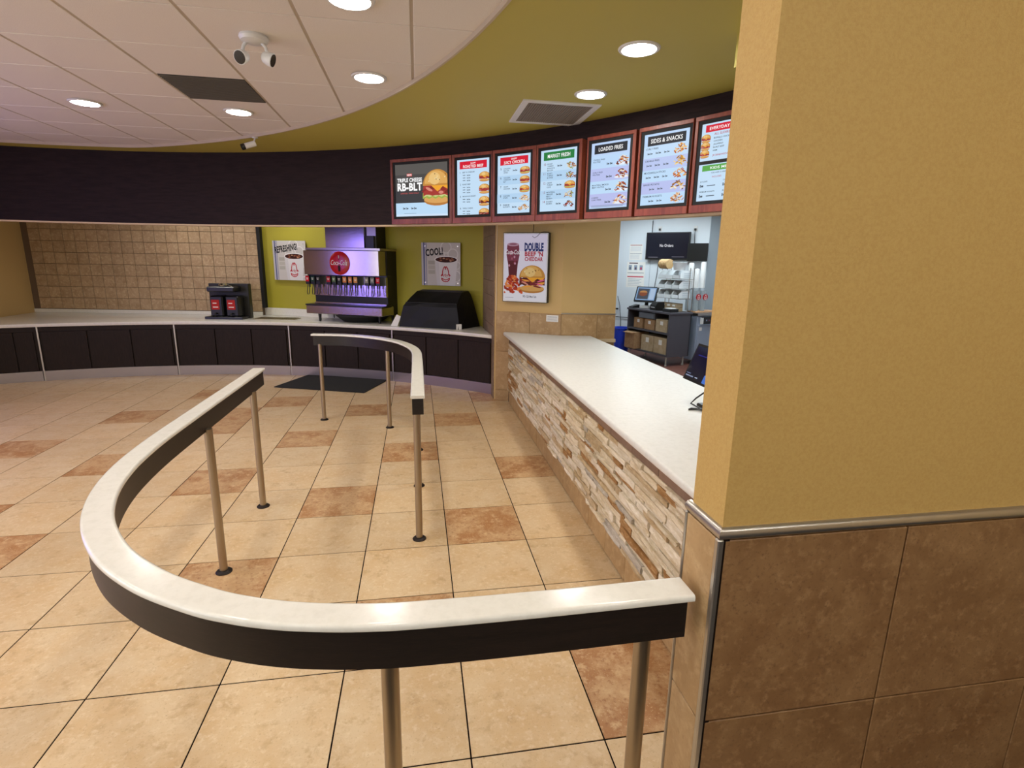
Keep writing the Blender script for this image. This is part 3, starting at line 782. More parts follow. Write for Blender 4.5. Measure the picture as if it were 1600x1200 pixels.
menu_board(43.27, 47.33, 'menu board headed JUICY CHICKEN on a red band', .060, .072, dr2)
menu_board(39.34, 43.27, 'menu board headed MARKET FRESH on a green band', .046, .06, dr3)
menu_board(35.12, 38.98, 'menu board headed LOADED FRIES on a black band', .046, .062, dr4)
menu_board(31.16, 34.96, 'menu board headed SIDES & SNACKS on a black band', .05, .036, dr5)
menu_board(27.26, 31.08, 'menu board split into red EVERYDAY and green KIDS halves beside the pillar', .055, .05, dr6, True)

# ------------------------------------------------------------------ ceiling fixtures
def dl_mesh():
    ring = mesh_of(MB().lathe([(.098, -.004), (.104, -.010), (.120, -.008), (.126, -.001), (.126, 0), (.098, 0)], WHITEP, seg=40), 'trim_ring', True)
    lens = mesh_of(MB().lathe([(.0, -.0045), (.099, -.0045), (.099, -.001)], LENS, seg=36), 'lens')
    return ring, lens
RM, LM = dl_mesh()
def downlight(x, y, z, label):
    t = thing('ceiling_downlight', label, 'ceiling light', (x, y, z), 0, 'round recessed ceiling lights')
    inst(RM, 'trim_ring', t, (0, 0, 0)); inst(LM, 'lens', t, (0, 0, 0)); return t
downlight(1.343, 3.416, ZS, 'round recessed downlight in the green soffit, nearest to the pillar')
downlight(1.338, 4.340, ZS, 'round recessed downlight in the green soffit beside the square air vent')
downlight(-.312, 4.40, ZC-.004, 'round recessed downlight in a white ceiling tile, close to the curved soffit edge')
downlight(-.306, 3.18, ZC-.004, 'round recessed downlight in the white ceiling, the one nearest overhead')
downlight(-1.56, 5.64, ZC-.004, 'round recessed downlight in the white ceiling, farthest away near the security camera')
for x, y in ((-2.8, 5.64), (-2.8, 3.2), (-1.55, 1.96), (-.31, .74), (-4.0, 4.4), (-1.55, -.48), (-2.8, .74), (-.31, -1.7), (-4.0, 1.96)):
    downlight(x, y, ZC-.004, 'round recessed downlight in the white ceiling over the dining side' if (x, y) != (-2.8, 5.64) else 'round recessed downlight in the white ceiling, leftmost of those in view')
for x, y in ((1.32, 2.45), (1.32, -.2), (2.4, -.9)):
    downlight(x, y, ZS, 'round recessed downlight in the green soffit, out past the pillar')

vt = thing('ceiling_vent', 'square white framed eggcrate air vent in the green soffit', 'air vent', (1.186, 4.933, ZS))
hw, hd = .325, .355
f = MB().cbox((-hw, -hd, -.012), (-hw+.055, hd, .002), WHITEP, .003).cbox((hw-.055, -hd, -.012), (hw, hd, .002), WHITEP, .003)
f.cbox((-hw+.05, -hd, -.012), (hw-.05, -hd+.055, .002), WHITEP, .003).cbox((-hw+.05, hd-.055, -.012), (hw-.05, hd, .002), WHITEP, .003)
f.build('vent_frame', vt)
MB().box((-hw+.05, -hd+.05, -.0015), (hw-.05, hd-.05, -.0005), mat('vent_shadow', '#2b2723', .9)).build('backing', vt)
gr = MB(); VG = mat('vent_grille_grey', '#8d8276', .6)
n = 26
for k in range(n):
    x = -hw+.055+(2*hw-.11)*(k+.5)/n; gr.box((x-.003, -hd+.055, -.010), (x+.003, hd-.055, -.002), VG)
for k in range(n):
    y = -hd+.055+(2*hd-.11)*(k+.5)/n; gr.box((-hw+.055, y-.003, -.0099), (hw-.055, y+.003, -.002), VG)
gr.build('grille', vt, kind='stuff')

ag = thing('return_air_grille', 'dark return air grille filling one white ceiling square', 'air vent', (px0-2.5*G, py0+2.5*G, ZC))
MB().box((-G/2+.01, -G/2+.01, 0), (G/2-.01, G/2-.01, .015), mat('dark_grille_back', '#3a342e', .8)).build('backing', ag)
gg = MB()
for k in range(20):
    y = -G/2+.02+(G-.04)*k/19; gg.box((-G/2+.012, y-.004, -.006), (G/2-.012, y+.004, .001), mat('dark_grille', '#5d554b', .6))
gg.build('louvres', ag, kind='stuff')

el = thing('emergency_light', 'white twin headed emergency light on the ceiling', 'emergency light', (-.93, 3.80, ZC))
MB().lathe([(.08, 0), (.084, -.012), (.075, -.03), (.05, -.038), (0, -.04)][::-1], WHITEP, seg=28).build('mounting_base', el, smooth=True)
for sd, d in ((-1, (-.35, -.85, -.40)), (1, (.93, -.10, -.35))):
    d = Vector(d).normalized(); hx = sd*.07
    MB().tube([(sd*.04, 0, -.03), (sd*.062, 0, -.055), (hx, 0, -.085)], .010, WHITEP).build('arm', el, smooth=True)
    c = Vector((hx, 0, -.115)); pr = [(-.036, .014), (-.024, .030), (.008, .039), (.030, .041), (.032, .038)]
    h = MB().tube([tuple(c+d*t) for t, r_ in pr], [r_ for t, r_ in pr], WHITEP, 16).build('lamp_head', el, smooth=True)
    MB().tube([tuple(c+d*.027), tuple(c+d*.034)], .036, mat('dark_lens', '#2a221a', .15), 16).build('lamp_lens', h, smooth=True)

cmr = thing('security_camera', 'small white security camera at the edge of the white ceiling', 'security camera', (-1.69, 6.62, ZS))
MB().lathe([(.03, 0), (.03, -.008), (.012, -.014)], WHITEP).build('mount_plate', cmr, smooth=True)
MB().tube([(0, 0, -.01), (-.01, -.01, -.05), (-.03, -.02, -.07)], .008, WHITEP).build('bracket', cmr, smooth=True)
MB().tube([(.0, -.005, -.062), (-.10, -.045, -.105)], .03, WHITEP, 14).build('camera_body', cmr, smooth=True)
MB().tube([(-.098, -.044, -.104), (-.128, -.056, -.117)], .032, BLACK, 14).build('lens_hood', cmr, smooth=True)

# ------------------------------------------------------------------ poster light box on the tan wall
pb = thing('poster_lightbox', 'backlit burger and cola poster in a thin black case on the tan wall', 'poster', (P0.x, P0.y, 0), atan2(e1.y, e1.x))
MB().cbox((.10, -.075, 1.283), (.675, -.002, 2.105), BLACK, .004).build('case', pb)
MB().box((.108, -.078, 1.290), (.668, -.0755, 2.098), WHITEP).build('border', pb)
P = Print(emit=.62); W, H = .54, .79; P.clip = (0, 0, W, H); r = random.Random(21)
P.rect(0, 0, W, H, '#e4dcea'); P.rect(0, .0, W, H*.18, '#ece6ee'); P.rect(0, H*.75, W, H, '#dcd2e8')
# glass of cola
gx = W*.21
P.poly([(gx-.075, H*.84), (gx+.075, H*.84), (gx+.085, H*.70), (gx+.062, H*.55), (gx+.05, H*.36), (gx-.05, H*.36), (gx-.062, H*.55), (gx-.085, H*.70)], '#7b3a4a')
P.poly([(gx-.06, H*.60), (gx+.06, H*.60), (gx+.05, H*.36), (gx-.05, H*.36)], '#5d2026')
P.ell(gx, H*.845, .075, .022, '#b98ea0', n=16); P.ell(gx, H*.85, .05, .012, '#8f5a6c', n=12)
for k in range(10): P.ell(gx+r.uniform(-.05, .05), H*r.uniform(.4, .8), .012, .016, r.choice(['#a8566a', '#c98aa0', '#8a3448']), n=6)
P.text('Coca-Cola', gx, H*.70, .075, '#f5eef2', 'c', .012, .35, fit=.19)
art_pile(P, W*.20, H*.25, W*.44, H*.30, r, ['#d35a2a', '#b8391c', '#e88a4a', '#9a2a14'], 46)
art_burger(P, W*.67, H*.335, W*.62, H*.42, r, lettuce=False, dark=True)
for k in range(8): P.ell(W*r.uniform(.45, .88), H*r.uniform(.22, .32), W*.10, H*.012, r.choice(['#e0628a', '#c2347a', '#7a1f2a', '#f0a040']), n=8, rot=r.uniform(-.3, .3))
P.text('DOUBLE', W*.70, H*.755, .125, '#1c2c66', 'c', .07, fit=W*.44)
P.text("BEEF 'N", W*.70, H*.675, .075, '#b3283a', 'c', .05, fit=W*.42)
P.text('CHEDDAR', W*.70, H*.605, .062, '#b3283a', 'c', .05, fit=W*.42)
P.text('995-1220 Meal Cals', W*.62, H*.055, .036, '#333338', 'c', .02, fit=W*.32)
P.rect(W*.04, H*.045, W*.24, H*.049, '#8a8690')
scr = MB().box((.118, -.080, 1.300), (.658, -.078, 2.090), PAPER).build('poster_sheet', pb)
P.build('poster_print', scr, (.118, -.0802, 1.300), (1, 0, 0), (0, 0, 1))
MB().tube([(.46, -.006, 2.4), (.46, -.01, 2.17), (.475, -.082, 2.06), (.50, -.083, 2.045), (.53, -.083, 2.06), (.575, -.082, 2.105), (.61, -.06, 2.115), (.66, -.03, 2.112)], .003, BLACK, 6).build('power_cord', pb, smooth=True)
cd = thing('notice_card', 'small white notice card on the tan wall tiles above the countertop', 'card', (P0.x, P0.y, 0), atan2(e1.y, e1.x))
MB().box((.655, -.0165, 1.058), (.805, -.0125, 1.138), PAPER).build('card_sheet', cd)
P = Print()
for k in range(5): P.rect(.012, .008+k*.013, .138, .013+k*.013, '#9a9c9e')
P.build('card_print', cd, (.655, -.0167, 1.058), (1, 0, 0), (0, 0, 1))

# ------------------------------------------------------------------ two drink signs on the alcove wall
def hat_logo(P, cx, cy, w):
    pts = [(-.32, -.05), (-.30, .25), (-.22, .55), (-.08, .72), (0, .62), (.08, .72), (.22, .55), (.30, .25), (.32, -.05)]
    P.line([(cx+a*w, cy+b*w) for a, b in pts], w*.09, '#b5202c')
    P.line([(cx+a*w, cy+b*w) for a, b in [(-.06, .55), (0, .48), (.06, .55)]], w*.08, '#b5202c')
    P.line([(cx+a*w, cy+b*w) for a, b in [(-.45, -.12), (-.36, -.0)]], w*.09, '#b5202c'); P.line([(cx+a*w, cy+b*w) for a, b in [(.36, 0), (.47, -.1)]], w*.09, '#b5202c')
    P.text("Arby's", cx, cy-.20*w, .42*w, '#b5202c', 'c', .02, .15, fit=.86*w)
    P.line([(cx+a*w, cy+b*w) for a, b in [(-.40, -.34), (-.36, -.5), (-.2, -.62), (0, -.66), (.2, -.62), (.36, -.5), (.40, -.34)]], w*.09, '#b5202c')
    P.line([(cx+a*w, cy+b*w) for a, b in [(-.40, -.34), (-.2, -.44), (0, -.50), (.2, -.44), (.40, -.34)]], w*.08, '#b5202c')
def drink_sign(d, z0, word, label, rot):
    S_ = .628
    p = onwall(d, .0, z0); t = thing('drink_sign', label, 'wall sign', p, wr, 'square drink signs in the alcove')
    sh = MB().cbox((0, -.045, 0), (S_, -.03, S_), mat('sign_board', '#c9c6bf', .5), .003).build('sign_board', t)
    for bx in (.06, S_-.04):
        for bz in (.04, S_-.05): MB().tube([(bx, 0, bz), (bx, -.049, bz)], .010, STEEL, 10).build('standoff_bolt', t, smooth=True)
    P = Print(); P.clip = (0, 0, S_, S_); r = random.Random(5)
    P.rect(0, 0, S_, S_, '#c9c6c0')
    P.rect(0, 0, .02, S_, '#b9b9bd'); P.rect(.03, 0, .055, S_, '#5f6690'); P.rect(.065, 0, .075, S_, '#9a9db5'); P.rect(.08, 0, .086, S_, '#5f6690')
    for (a, b, c) in ((.40, .56, .09), (.51, .46, .085), (.31, .45, .07), (.55, .14, .09), (.57, .3, .06)):
        P.ell(a, b, c, c, '#dcdad6', n=24); P.ell(a, b, c*.82, c*.82, '#c3c0bb', n=24)
    for k in range(3): P.rect(.11, .17+k*.07, .22, .225+k*.07, ['#b3b1a6', '#bab7ac', '#aeaba0'][k])
    cx = .40
    P.poly([(cx-.185, .385), (cx+.185, .385), (cx+.145, 0), (cx-.145, 0)], '#dcdbda')
    P.poly([(cx-.185, .385), (cx-.12, .385), (cx-.10, 0), (cx-.145, 0)], '#d0cfd0')
    P.ell(cx, .385, .187, .052, '#e9e8e6', n=28); P.ell(cx, .382, .172, .042, '#3a1a14', n=28)
    for k in range(14): P.ell(cx+r.uniform(-.14, .14), .384+r.uniform(-.022, .022), .02, .011, r.choice(['#6d3420', '#8f5a3c', '#2a100c', '#b98a6a']), n=7)
    hat_logo(P, cx-.01, .165, .16)
    P.text(word, .075 if len(word) < 6 else .045, .43, .14, '#1b1c20', 'l', .05, .1, rot=rot, fit=.285 if len(word) < 6 else .44)
    P.build('sign_print', sh, (0, -.0452, 0), (1, 0, 0), (0, 0, 1))
drink_sign(.968, 1.395, 'COOL!', 'square sign reading COOL! above the black covered appliance', .12)
drink_sign(3.635, 1.407, 'REFRESHING!', 'square sign reading REFRESHING! left of the soda machine', .14)

# ------------------------------------------------------------------ soda machine
sm_ = thing('soda_machine', 'stainless steel soda fountain with red disc emblem on the drink counter', 'soda fountain', (-1.118, 8.53, .815), radians(-26.3))
bdy = MB().cbox((-.64, .22, .10), (.645, .60, 1.075), DKGREY, .006).build('cabinet_body', sm_)
# bowed head panel
pts = [( -.645+1.275*k/16, -.02*sin(pi*k/16)) for k in range(17)]
MB().prism(pts+[(.63, .22), (-.645, .22)], .71, 1.065, STEELM).build('head_panel', sm_, smooth=True)
MB().prism([(p[0]*1.0, p[1]+.05) for p in pts]+[(.66, .57), (-.66, .57)], 1.075, 1.105, STEEL).build('top_rim', sm_)
MB().box((-.62, .06, 1.065), (.62, .5, 1.078), BLACKM).build('gap_strip', sm_)
# emblem
em = MB().lathe([(.0, -.034), (.10, -.032), (.155, -.026), (.172, -.018), (.172, .0)], REDM, c=(-.005, -.006, .885), seg=36, axis='y').build('emblem', sm_, smooth=True)
P = Print(); P.text('Coca-Cola', 0, -.028, .105, '#f3eeee', 'c', .012, .35, fit=.275)
bot = [(-.018, -.12), (.018, -.12), (.022, -.06), (.014, -.03), (-.014, -.03), (-.022, -.06)]
P.poly(bot, '#2a0f10'); P.poly([(-.012, .05), (.012, .05), (.010, .12), (-.010, .12)], '#7d1218'); P.text('1', 0, .07, .06, '#f3eeee', 'c', .02)
P.build('emblem_print', em, (-.005, -.0415, .885), (1, 0, 0), (0, 0, 1))
MB().box((-.62, .17, .39), (.645, .22, .71), STEELM).build('splash_panel', sm_)
MB().box((-.66, .10, .69), (.70, .24, .712), BLACK).build('valve_rail', sm_)
LAB = [('#c2202c', 0), ('#27463c', 1), ('#26282b', 2), ('#b3202e', 4), ('#56704a', 5), ('#2c2e30', 6), ('#d98a4a', 7), ('#cf7f45', 8), ('#d99a55', 9), ('#8d8a80', 11), ('#7d8480', 12), ('#c2202c', 13)]
for colr, k in LAB:
    x = -.655+.094*k
    v = MB().cbox((x-.036, .07, .56), (x+.036, .20, .69), BLACK, .004).build('valve', sm_)
    MB().box((x-.031, .066, .60), (x+.031, .071, .685), flat(colr)).build('valve_label', v)
    P = Print(); P.rect(-.015, .03, .015, .04, '#f0ece6'); P.rect(-.02, .05, .02, .057, '#f0ece6'); P.build('label_print', v, (x, .0655, .60), (1, 0, 0), (0, 0, 1))
    MB().tube([(x, .12, .565), (x, .12, .515)], .012, BLACK, 8).build('nozzle', v, smooth=True)
    MB().tube([(x-.016, .10, .56), (x-.02, .075, .44), (x-.012, .07, .405), (x+.012, .07, .405), (x+.02, .075, .44), (x+.016, .10, .56)], .006, BLACK, 6).build('lever', v, smooth=True)
MB().cbox((-.66, .0, .115), (.66, .36, .245), STEELM, .008).build('drip_tray', sm_)
MB().box((-.665, -.004, .243), (.665, .30, .262), BLACK).build('drip_grid', sm_)
MB().box((-.62, .168, .262), (.64, .172, .285), CHROME).build('splash_lip', sm_)
for x, y in ((-.46, .06), (.56, .10), (-.5, .50), (.56, .50)):
    MB().lathe([(.014, 0), (.018, .004), (.026, .116)], BLACK, c=(x, y, 0), seg=14).build('leg', sm_, smooth=True)
MB().lathe([(.30, .0), (.33, .02), (.42, .09), (.42, .11)], BLACKM, c=(.12, .36, 0), seg=28).build('drain_pan', sm_, smooth=True)
ib = MB().cbox((-.42, .24, 1.105), (.27, .60, 1.72), STEELM, .01).build('ice_hopper', sm_)
MB().cbox((.272, .25, 1.105), (.475, .62, 1.72), DKGREY, .005).build('hopper_side', sm_)
MB().box((.315, .235, 1.115), (.465, .255, 1.70), STEEL).build('lit_panel', sm_)
MB().cbox((.318, .19, 1.11), (.455, .24, 1.29), BLACK, .004).build('control_box', sm_)
MB().tube([(.665, .57, 1.06), (.675, .58, .8), (.67, .59, .5), (.68, .59, .3)], .012, WHITEP, 8).build('supply_hose', sm_, smooth=True)

# ------------------------------------------------------------------ covered appliance, paper, tea brewer, drain plate
cv = thing('covered_appliance', 'appliance under a black vinyl dust cover beside the soda machine', 'covered appliance', (-.275, 8.0, .8165), radians(-26.3))
def hull(levels, m, name, par):
    vs = []; fs = []; n = len(levels[0])
    for L in levels: vs += L
    for i in range(len(levels)-1):
        for k in range(n): k2 = (k+1) % n; fs.append((i*n+k, i*n+k2, (i+1)*n+k2, (i+1)*n+k))
    fs += [tuple(range(n))[::-1], tuple((len(levels)-1)*n+k for k in range(n))]
    return MB().add(vs, fs, m).build(name, par)
def ringrect(x0, y0, x1, y1, z0, z1, j=.0, n=6, fl=.13):
    r = random.Random(int(z0*1000)); out = []; fl = fl*(1-z0/.7); xb = x1+fl
    for k in range(n): out.append((x0+(x1-x0)*k/n, y0+r.uniform(-j, j), z0+r.uniform(-j, j)*.3))
    for k in range(3): out.append((x1+fl*k/3+r.uniform(-j, j), y0+(y1-y0)*k/3, z0+(z1-z0)*k/3))
    for k in range(n): out.append((xb-(xb-x0)*k/n, y1, z1+r.uniform(-j, j)*.3))
    for k in range(3): out.append((x0+r.uniform(-j, j), y1-(y1-y0)*k/3, z1-(z1-z0)*k/3))
    return out
hull([ringrect(.0, .0, .93, .52, 0, 0, .006), ringrect(.015, .012, .92, .52, .12, .12, .008), ringrect(.06, .03, .90, .51, .30, .32, .006), ringrect(.09, .05, .885, .50, .345, .40, .003),
      ringrect(.12, .16, .875, .49, .42, .47, .006), ringrect(.15, .30, .865, .47, .50, .515, .004), ringrect(.18, .34, .84, .45, .505, .52, .002)], COVER, 'dust_cover', cv)
MB().tube([(.092, .046, .352), (.3, .044, .354), (.6, .045, .353), (.885, .047, .352)], .005, mat('cover_piping', '#3a3a3c', .25), 6).build('piping', cv, smooth=True)
MB().prism([(.90, -.012), (.965, .03), (.93, .03)], 0, .075, PAPER).build('loose_corner', cv)
pp = MB().add([(-.40, 8.09, .817), (-.30, 8.02, .817), (-.25, 8.06, .955), (-.31, 8.12, .98), (-.40, 8.105, .817), (-.295, 8.035, .817), (-.245, 8.072, .952), (-.31, 8.135, .977)],
              [(0, 1, 2, 3), (7, 6, 5, 4), (0, 4, 5, 1), (1, 5, 6, 2), (2, 6, 7, 3), (3, 7, 4, 0)], PAPER).build('paper_sheet')
tag(pp, 'white sheet of paper leaning between soda machine and black cover', 'paper')
tb_ = thing('tea_brewer', 'dark tea brewer with a red label at the left of the drink counter', 'tea brewer', (-3.28, 9.02, .815), radians(-8.5))
MB().cbox((0, .26, .0), (.62, .36, .54), DKGREY, .006).build('back_panel', tb_)
MB().cbox((.02, .02, .0), (.60, .27, .04), BLACK, .006).build('base_plate', tb_)
for k in range(2):
    x = .10+.24*k
    b = MB().cbox((x, .05, .04), (x+.20, .25, .36), BLACK, .02).build('dispenser', tb_)
    MB().tube([(x+.10, .05, .09), (x+.10, .0, .09), (x+.10, -.01, .06)], .014, BLACK, 8).build('tap', b, smooth=True)
    MB().box((x+.03, .046, .15), (x+.15, .052, .30), flat('#b52a26')).build('red_label', b)
    P = Print(); P.rect(.02, .03, .1, .045, '#f0e4dc'); P.rect(.02, .09, .08, .105, '#f0e4dc'); P.build('label_print', b, (x+.03, .0455, .15), (1, 0, 0), (0, 0, 1))
MB().cbox((.08, .03, .42), (.50, .27, .50), BLACK, .015).build('brew_head', tb_)
MB().lathe([(.06, .0), (.065, .02), (.05, .05), (.0, .055)], CHROME, c=(.30, .12, .50), seg=18).build('spray_head', tb_, smooth=True)
MB().tube([(.38, .1, .52), (.44, .08, .50), (.46, .06, .46)], .016, CHROME, 8).build('handle', tb_, smooth=True)
dp = thing('drain_plate', 'flat tan drip plate let into the drink counter beside the tea brewer', 'drip plate', (-2.22, 9.13, .815), radians(-9))
MB().cbox((-.33, -.13, 0), (.33, .13, .006), mat('dull_bronze_steel', '#8d7f5e', .4, .6), .002).build('plate', dp)
g = MB()
for k in range(18): g.box((-.30+.0345*k, -.115, .0055), (-.285+.0345*k, .115, .009), mat('plate_slots', '#5d533c', .5, .4))
g.build('grid_bars', dp, kind='stuff')

# ------------------------------------------------------------------ till display on the service counter
td = thing('customer_display', 'black tilted till display on the white counter, half hidden by the pillar', 'display', (1.80, 2.93, .90))
MB().cbox((-.09, -.09, 0), (.09, .09, .022), BLACK, .006).build('base', td)
MB().tube([(.0, 0, .015), (-.01, .0, .10), (.0, 0, .22)], .028, BLACK, 10).build('stand', td, smooth=True)
def plate(y0, y1, x0, z0, x1, z1, th, m):
    n = Vector((-(z1-z0), 0, x1-x0)).normalized()
    a, b = Vector((x0, 0, z0)), Vector((x1, 0, z1)); q = [a, b, b-n*th, a-n*th]
    vs = [(p.x, y0, p.z) for p in q]+[(p.x, y1, p.z) for p in q]
    return MB().add(vs, [(0, 1, 2, 3), (7, 6, 5, 4), (0, 4, 5, 1), (1, 5, 6, 2), (2, 6, 7, 3), (3, 7, 4, 0)], m)
plate(-.19, .17, -.155, .165, -.065, .385, .03, BLACK).build('housing', td)
sc_ = plate(-.175, .155, -.1525, .18, -.0735, .372, .002, mat('dark_blue_screen', '#05060c', .12, emit='#0b0d26', strength=1.0)).build('screen', td)
P = Print(emit=.8); P.rect(.01, .012, .10, .02, '#8a94b0'); P.rect(.01, .028, .06, .034, '#6a7290'); P.rect(.12, .014, .15, .02, '#b8c0d8'); P.rect(.21, .0, .33, .05, '#4a7ad8'); P.rect(.05, .15, .3, .157, '#23257a')
uy = Vector((.079, 0, .192)).normalized()
P.build('screen_picture', sc_, Vector((-.1528, .155, .18))+Vector((-.002, 0, .001)), (0, -1, 0), uy)
cb = MB()
cb.tube([(-.05, .03, .12), (-.11, .06, .06), (-.15, .05, .03), (-.11, .0, .008), (-.03, -.04, .006), (.02, -.10, .006)], .005, BLACK, 6)
cb.tube([(-.03, .0, .10), (-.10, -.05, .07), (-.09, -.09, .02), (-.16, .02, .006), (-.19, .0, .006), (-.08, -.02, .01)], .005, BLACK, 6)
cb.build('cable', td, smooth=True)

# ------------------------------------------------------------------ kitchen: wall things
def kitchen(name, label, cat, d, z, group=None): return thing(name, label, cat, onk(d, .007, z), -pi/4, group)
tv = kitchen('order_screen', 'black wall mounted order screen reading No Orders', 'monitor', .467, 1.853)
MB().box((.3, -.06, .12), (.55, .0, .38), BLACK).build('wall_bracket', tv)
MB().cbox((0, -.105, 0), (.87, -.06, .52), BLACK, .006).build('housing', tv)
sc_ = MB().box((.02, -.107, .03), (.85, -.104, .50), mat('dark_navy_screen', '#06070f', .25, emit='#0c0d1c', strength=1.0)).build('screen', tv)
P = Print(emit=1.0); P.text('No Orders', .40, .215, .075, '#e8e8ee', 'c', .015, fit=.27); P.rect(.05, .012, .24, .022, '#8a8a96'); P.rect(.52, .022, .76, .030, '#8a8a96')
P.build('screen_picture', sc_, (.02, -.1075, .03), (1, 0, 0), (0, 0, 1))
m2 = kitchen('spare_monitor', 'second smaller dark monitor right of the order screen', 'monitor', 1.31, 1.83)
MB().cbox((.02, -.20, .0), (.40, -.165, .33), BLACK, .006).build('housing', m2)
MB().box((.035, -.2015, .015), (.385, -.199, .315), mat('dead_screen', '#0b0d0e', .35)).build('screen', m2)
MB().tube([(.2, -.17, .17), (.2, .0, .17)], .02, BLACK, 8).build('wall_arm', m2, smooth=True)
for k, (d, z, lab) in enumerate(((.66, 2.395, 'white wall outlet with a plug directly above the order screen'), (1.355, 2.385, 'white wall outlet with a plug above the smaller dark monitor'))):
    o = kitchen('wall_outlet', lab, 'outlet', d, z, 'outlets above the screens')
    MB().cbox((0, -.008, 0), (.075, 0, .10), WHITEP, .003).build('cover_plate', o)
    MB().cbox((.022, -.045, .015), (.055, -.007, .055), BLACK, .004).build('plug', o)
    if k: MB().tube([(.038, -.03, .02), (.038, -.02, -.1), (.045, -.015, -.24)], .006, BLACK, 6).build('cord', o, smooth=True)
def sheet(d, z0, z1, w_, label, draw):
    o = kitchen('wall_notice', label, 'notice', d, z0, 'paper notices on the kitchen wall')
    b = MB().box((0, -.004, 0), (w_, -.001, z1-z0), PAPER).build('paper', o)
    P = Print(); draw(P, w_, z1-z0); P.build('notice_print', b, (0, -.0042, 0), (1, 0, 0), (0, 0, 1))
def n1_(P, W, H):
    P.rect(W*.05, H*.93, W*.95, H*.97, '#9a3a48')
    for k in range(9): P.rect(W*.08, H*(.85-.035*k), W*.9, H*(.862-.035*k), '#b5bcc4')
    P.rect(W*.05, H*.40, W*.95, H*.43, '#7d8894')
    for k in range(6): P.rect(W*.08, H*(.33-.05*k), W*.8, H*(.345-.05*k), '#b5bcc4')
def n2_(P, W, H):
    P.rect(W*.12, H*.93, W*.6, H*.965, '#4a2a38')
    for k in range(3): P.rect(W*(.1+.3*k), H*.68, W*(.27+.3*k), H*.87, '#8a98a8'); P.rect(W*(.14+.3*k), H*.7, W*(.23+.3*k), H*.79, ['#5d6470', '#5a4450', '#b03a58'][k])
    P.rect(W*.05, H*.56, W*.95, H*.58, '#6a7480'); P.rect(W*.05, H*.40, W*.95, H*.44, '#c23a4a')
    for k in range(5): P.rect(W*.1, H*(.32-.06*k), W*(.85-.1*(k % 2)), H*(.335-.06*k), '#9aa4b0')
sheet(.085, 1.84, 2.15, .275, 'upper white paper notice on the kitchen wall with a dark red heading', n1_)
sheet(.05, 1.29, 1.805, .39, 'larger white paper notice with red bands and little pictures, below the other notice', n2_)
kc_ = MB()
kc_.tube([onk(.545, .03, 2.6), onk(.545, .03, 2.38)], .007, BLACK, 6)
kc_.tube([onk(.72, .03, 1.86), onk(.71, .03, 1.6), onk(.66, .03, 1.2), onk(.65, .03, .96)], .006, BLACK, 6)
kc_.tube([onk(.81, .03, 1.86), onk(.81, .03, 1.5)], .005, BLACK, 6)
kc_ = kc_.build('wall_cable', smooth=True); tag(kc_, 'thin black cables running up the kitchen wall past the order screen', 'cable')
kr = MB().tube([onk(-.12, .03, .665), onk(.4, .03, .665)], .008, BLACK, 6).tube([onk(-.10, .05, .85), onk(-.10, .05, .82)], .03, BLACK, 8).tube([onk(-.10, .05, 1.1), onk(-.05, .03, .9), onk(-.01, .03, .6), onk(.0, .03, .3)], .006, BLACK, 6).build('low_cable', smooth=True)
tag(kr, 'black cord with plug hanging low on the kitchen wall above the blue bin', 'cable')
bn = thing('waste_bin', 'blue plastic waste bin standing beside the kitchen cabinet', 'bin', (4.0, 10.16, 0))
MB().lathe([(.13, 0), (.17, .50), (.185, .505), (.185, .53), (.16, .53), (.12, .02)], BLUEB, seg=24).build('bin_body', bn, smooth=True)

# kitchen cabinet
kb = thing('kitchen_cabinet', 'charcoal open shelf kitchen cabinet on short metal legs', 'cabinet', (4.28, 8.70, 0), radians(14.8))
KL, KD = 1.21, .50
MB().cbox((-.015, -.015, .915), (KD, KL, .95), CABG, .004).build('top', kb)
MB().box((0, 0, .17), (KD-.02, .03, .915), CABG).build('side_panel', kb)
MB().box((0, KL-.05, .17), (KD-.02, KL-.02, .915), CABG).build('side_panel', kb)
MB().box((KD-.04, 0, .17), (KD-.02, KL-.02, .915), BLACKM).build('back_panel', kb)
MB().box((0, .03, .56), (KD-.04, KL-.05, .59), CABG).build('shelf', kb)
MB().box((0, .03, .17), (KD-.04, KL-.05, .20), CABG).build('shelf', kb)
for x, y in ((.04, .06), (KD-.08, .06), (.04, KL-.1), (KD-.08, KL-.1)):
    MB().lathe([(.022, 0), (.022, .02), (.016, .03), (.016, .17)], STEEL, c=(x, y, 0), seg=12).build('leg', kb, smooth=True)
kx = Vector((cos(radians(14.8)), sin(radians(14.8)), 0)); ky = Vector((-kx.y, kx.x, 0)); KO = Vector((4.28, 8.70, 0))
def kpos(x, y, z): p = KO+kx*x+ky*y; return (p.x, p.y, z)
KR = radians(14.8)
def carton(x, y, z, w_, d_, h_, label, m, group, flap=False, rz=0.0):
    t = thing('carton', label, 'box', kpos(x, y, z), KR+rz, group)
    MB().cbox((0, 0, 0), (d_, w_, h_), m, .004).build('box_body', t)
    if flap:
        MB().box((-.06, .02, h_-.02), (.0, w_-.02, h_-.01), m).build('flap', t)
    else: MB().box((-.002, w_*.35, h_*.55), (.0, w_*.6, h_*.85), PAPER).build('box_label', t)
    return t
carton(.02, .08, .592, .30, .30, .22, 'pale carton with a white label, right end of the cabinet middle shelf', CART2, 'cartons in the kitchen cabinet')
carton(.03, .44, .592, .27, .28, .19, 'brown carton in the middle of the cabinet middle shelf', CART, 'cartons in the kitchen cabinet')
carton(.04, .78, .592, .26, .26, .19, 'brown carton at the left of the middle shelf with paper poking out', CART, 'cartons in the kitchen cabinet')
carton(.02, .06, .202, .34, .32, .29, 'pale carton at the right of the cabinet bottom shelf', CART2, 'cartons in the kitchen cabinet')
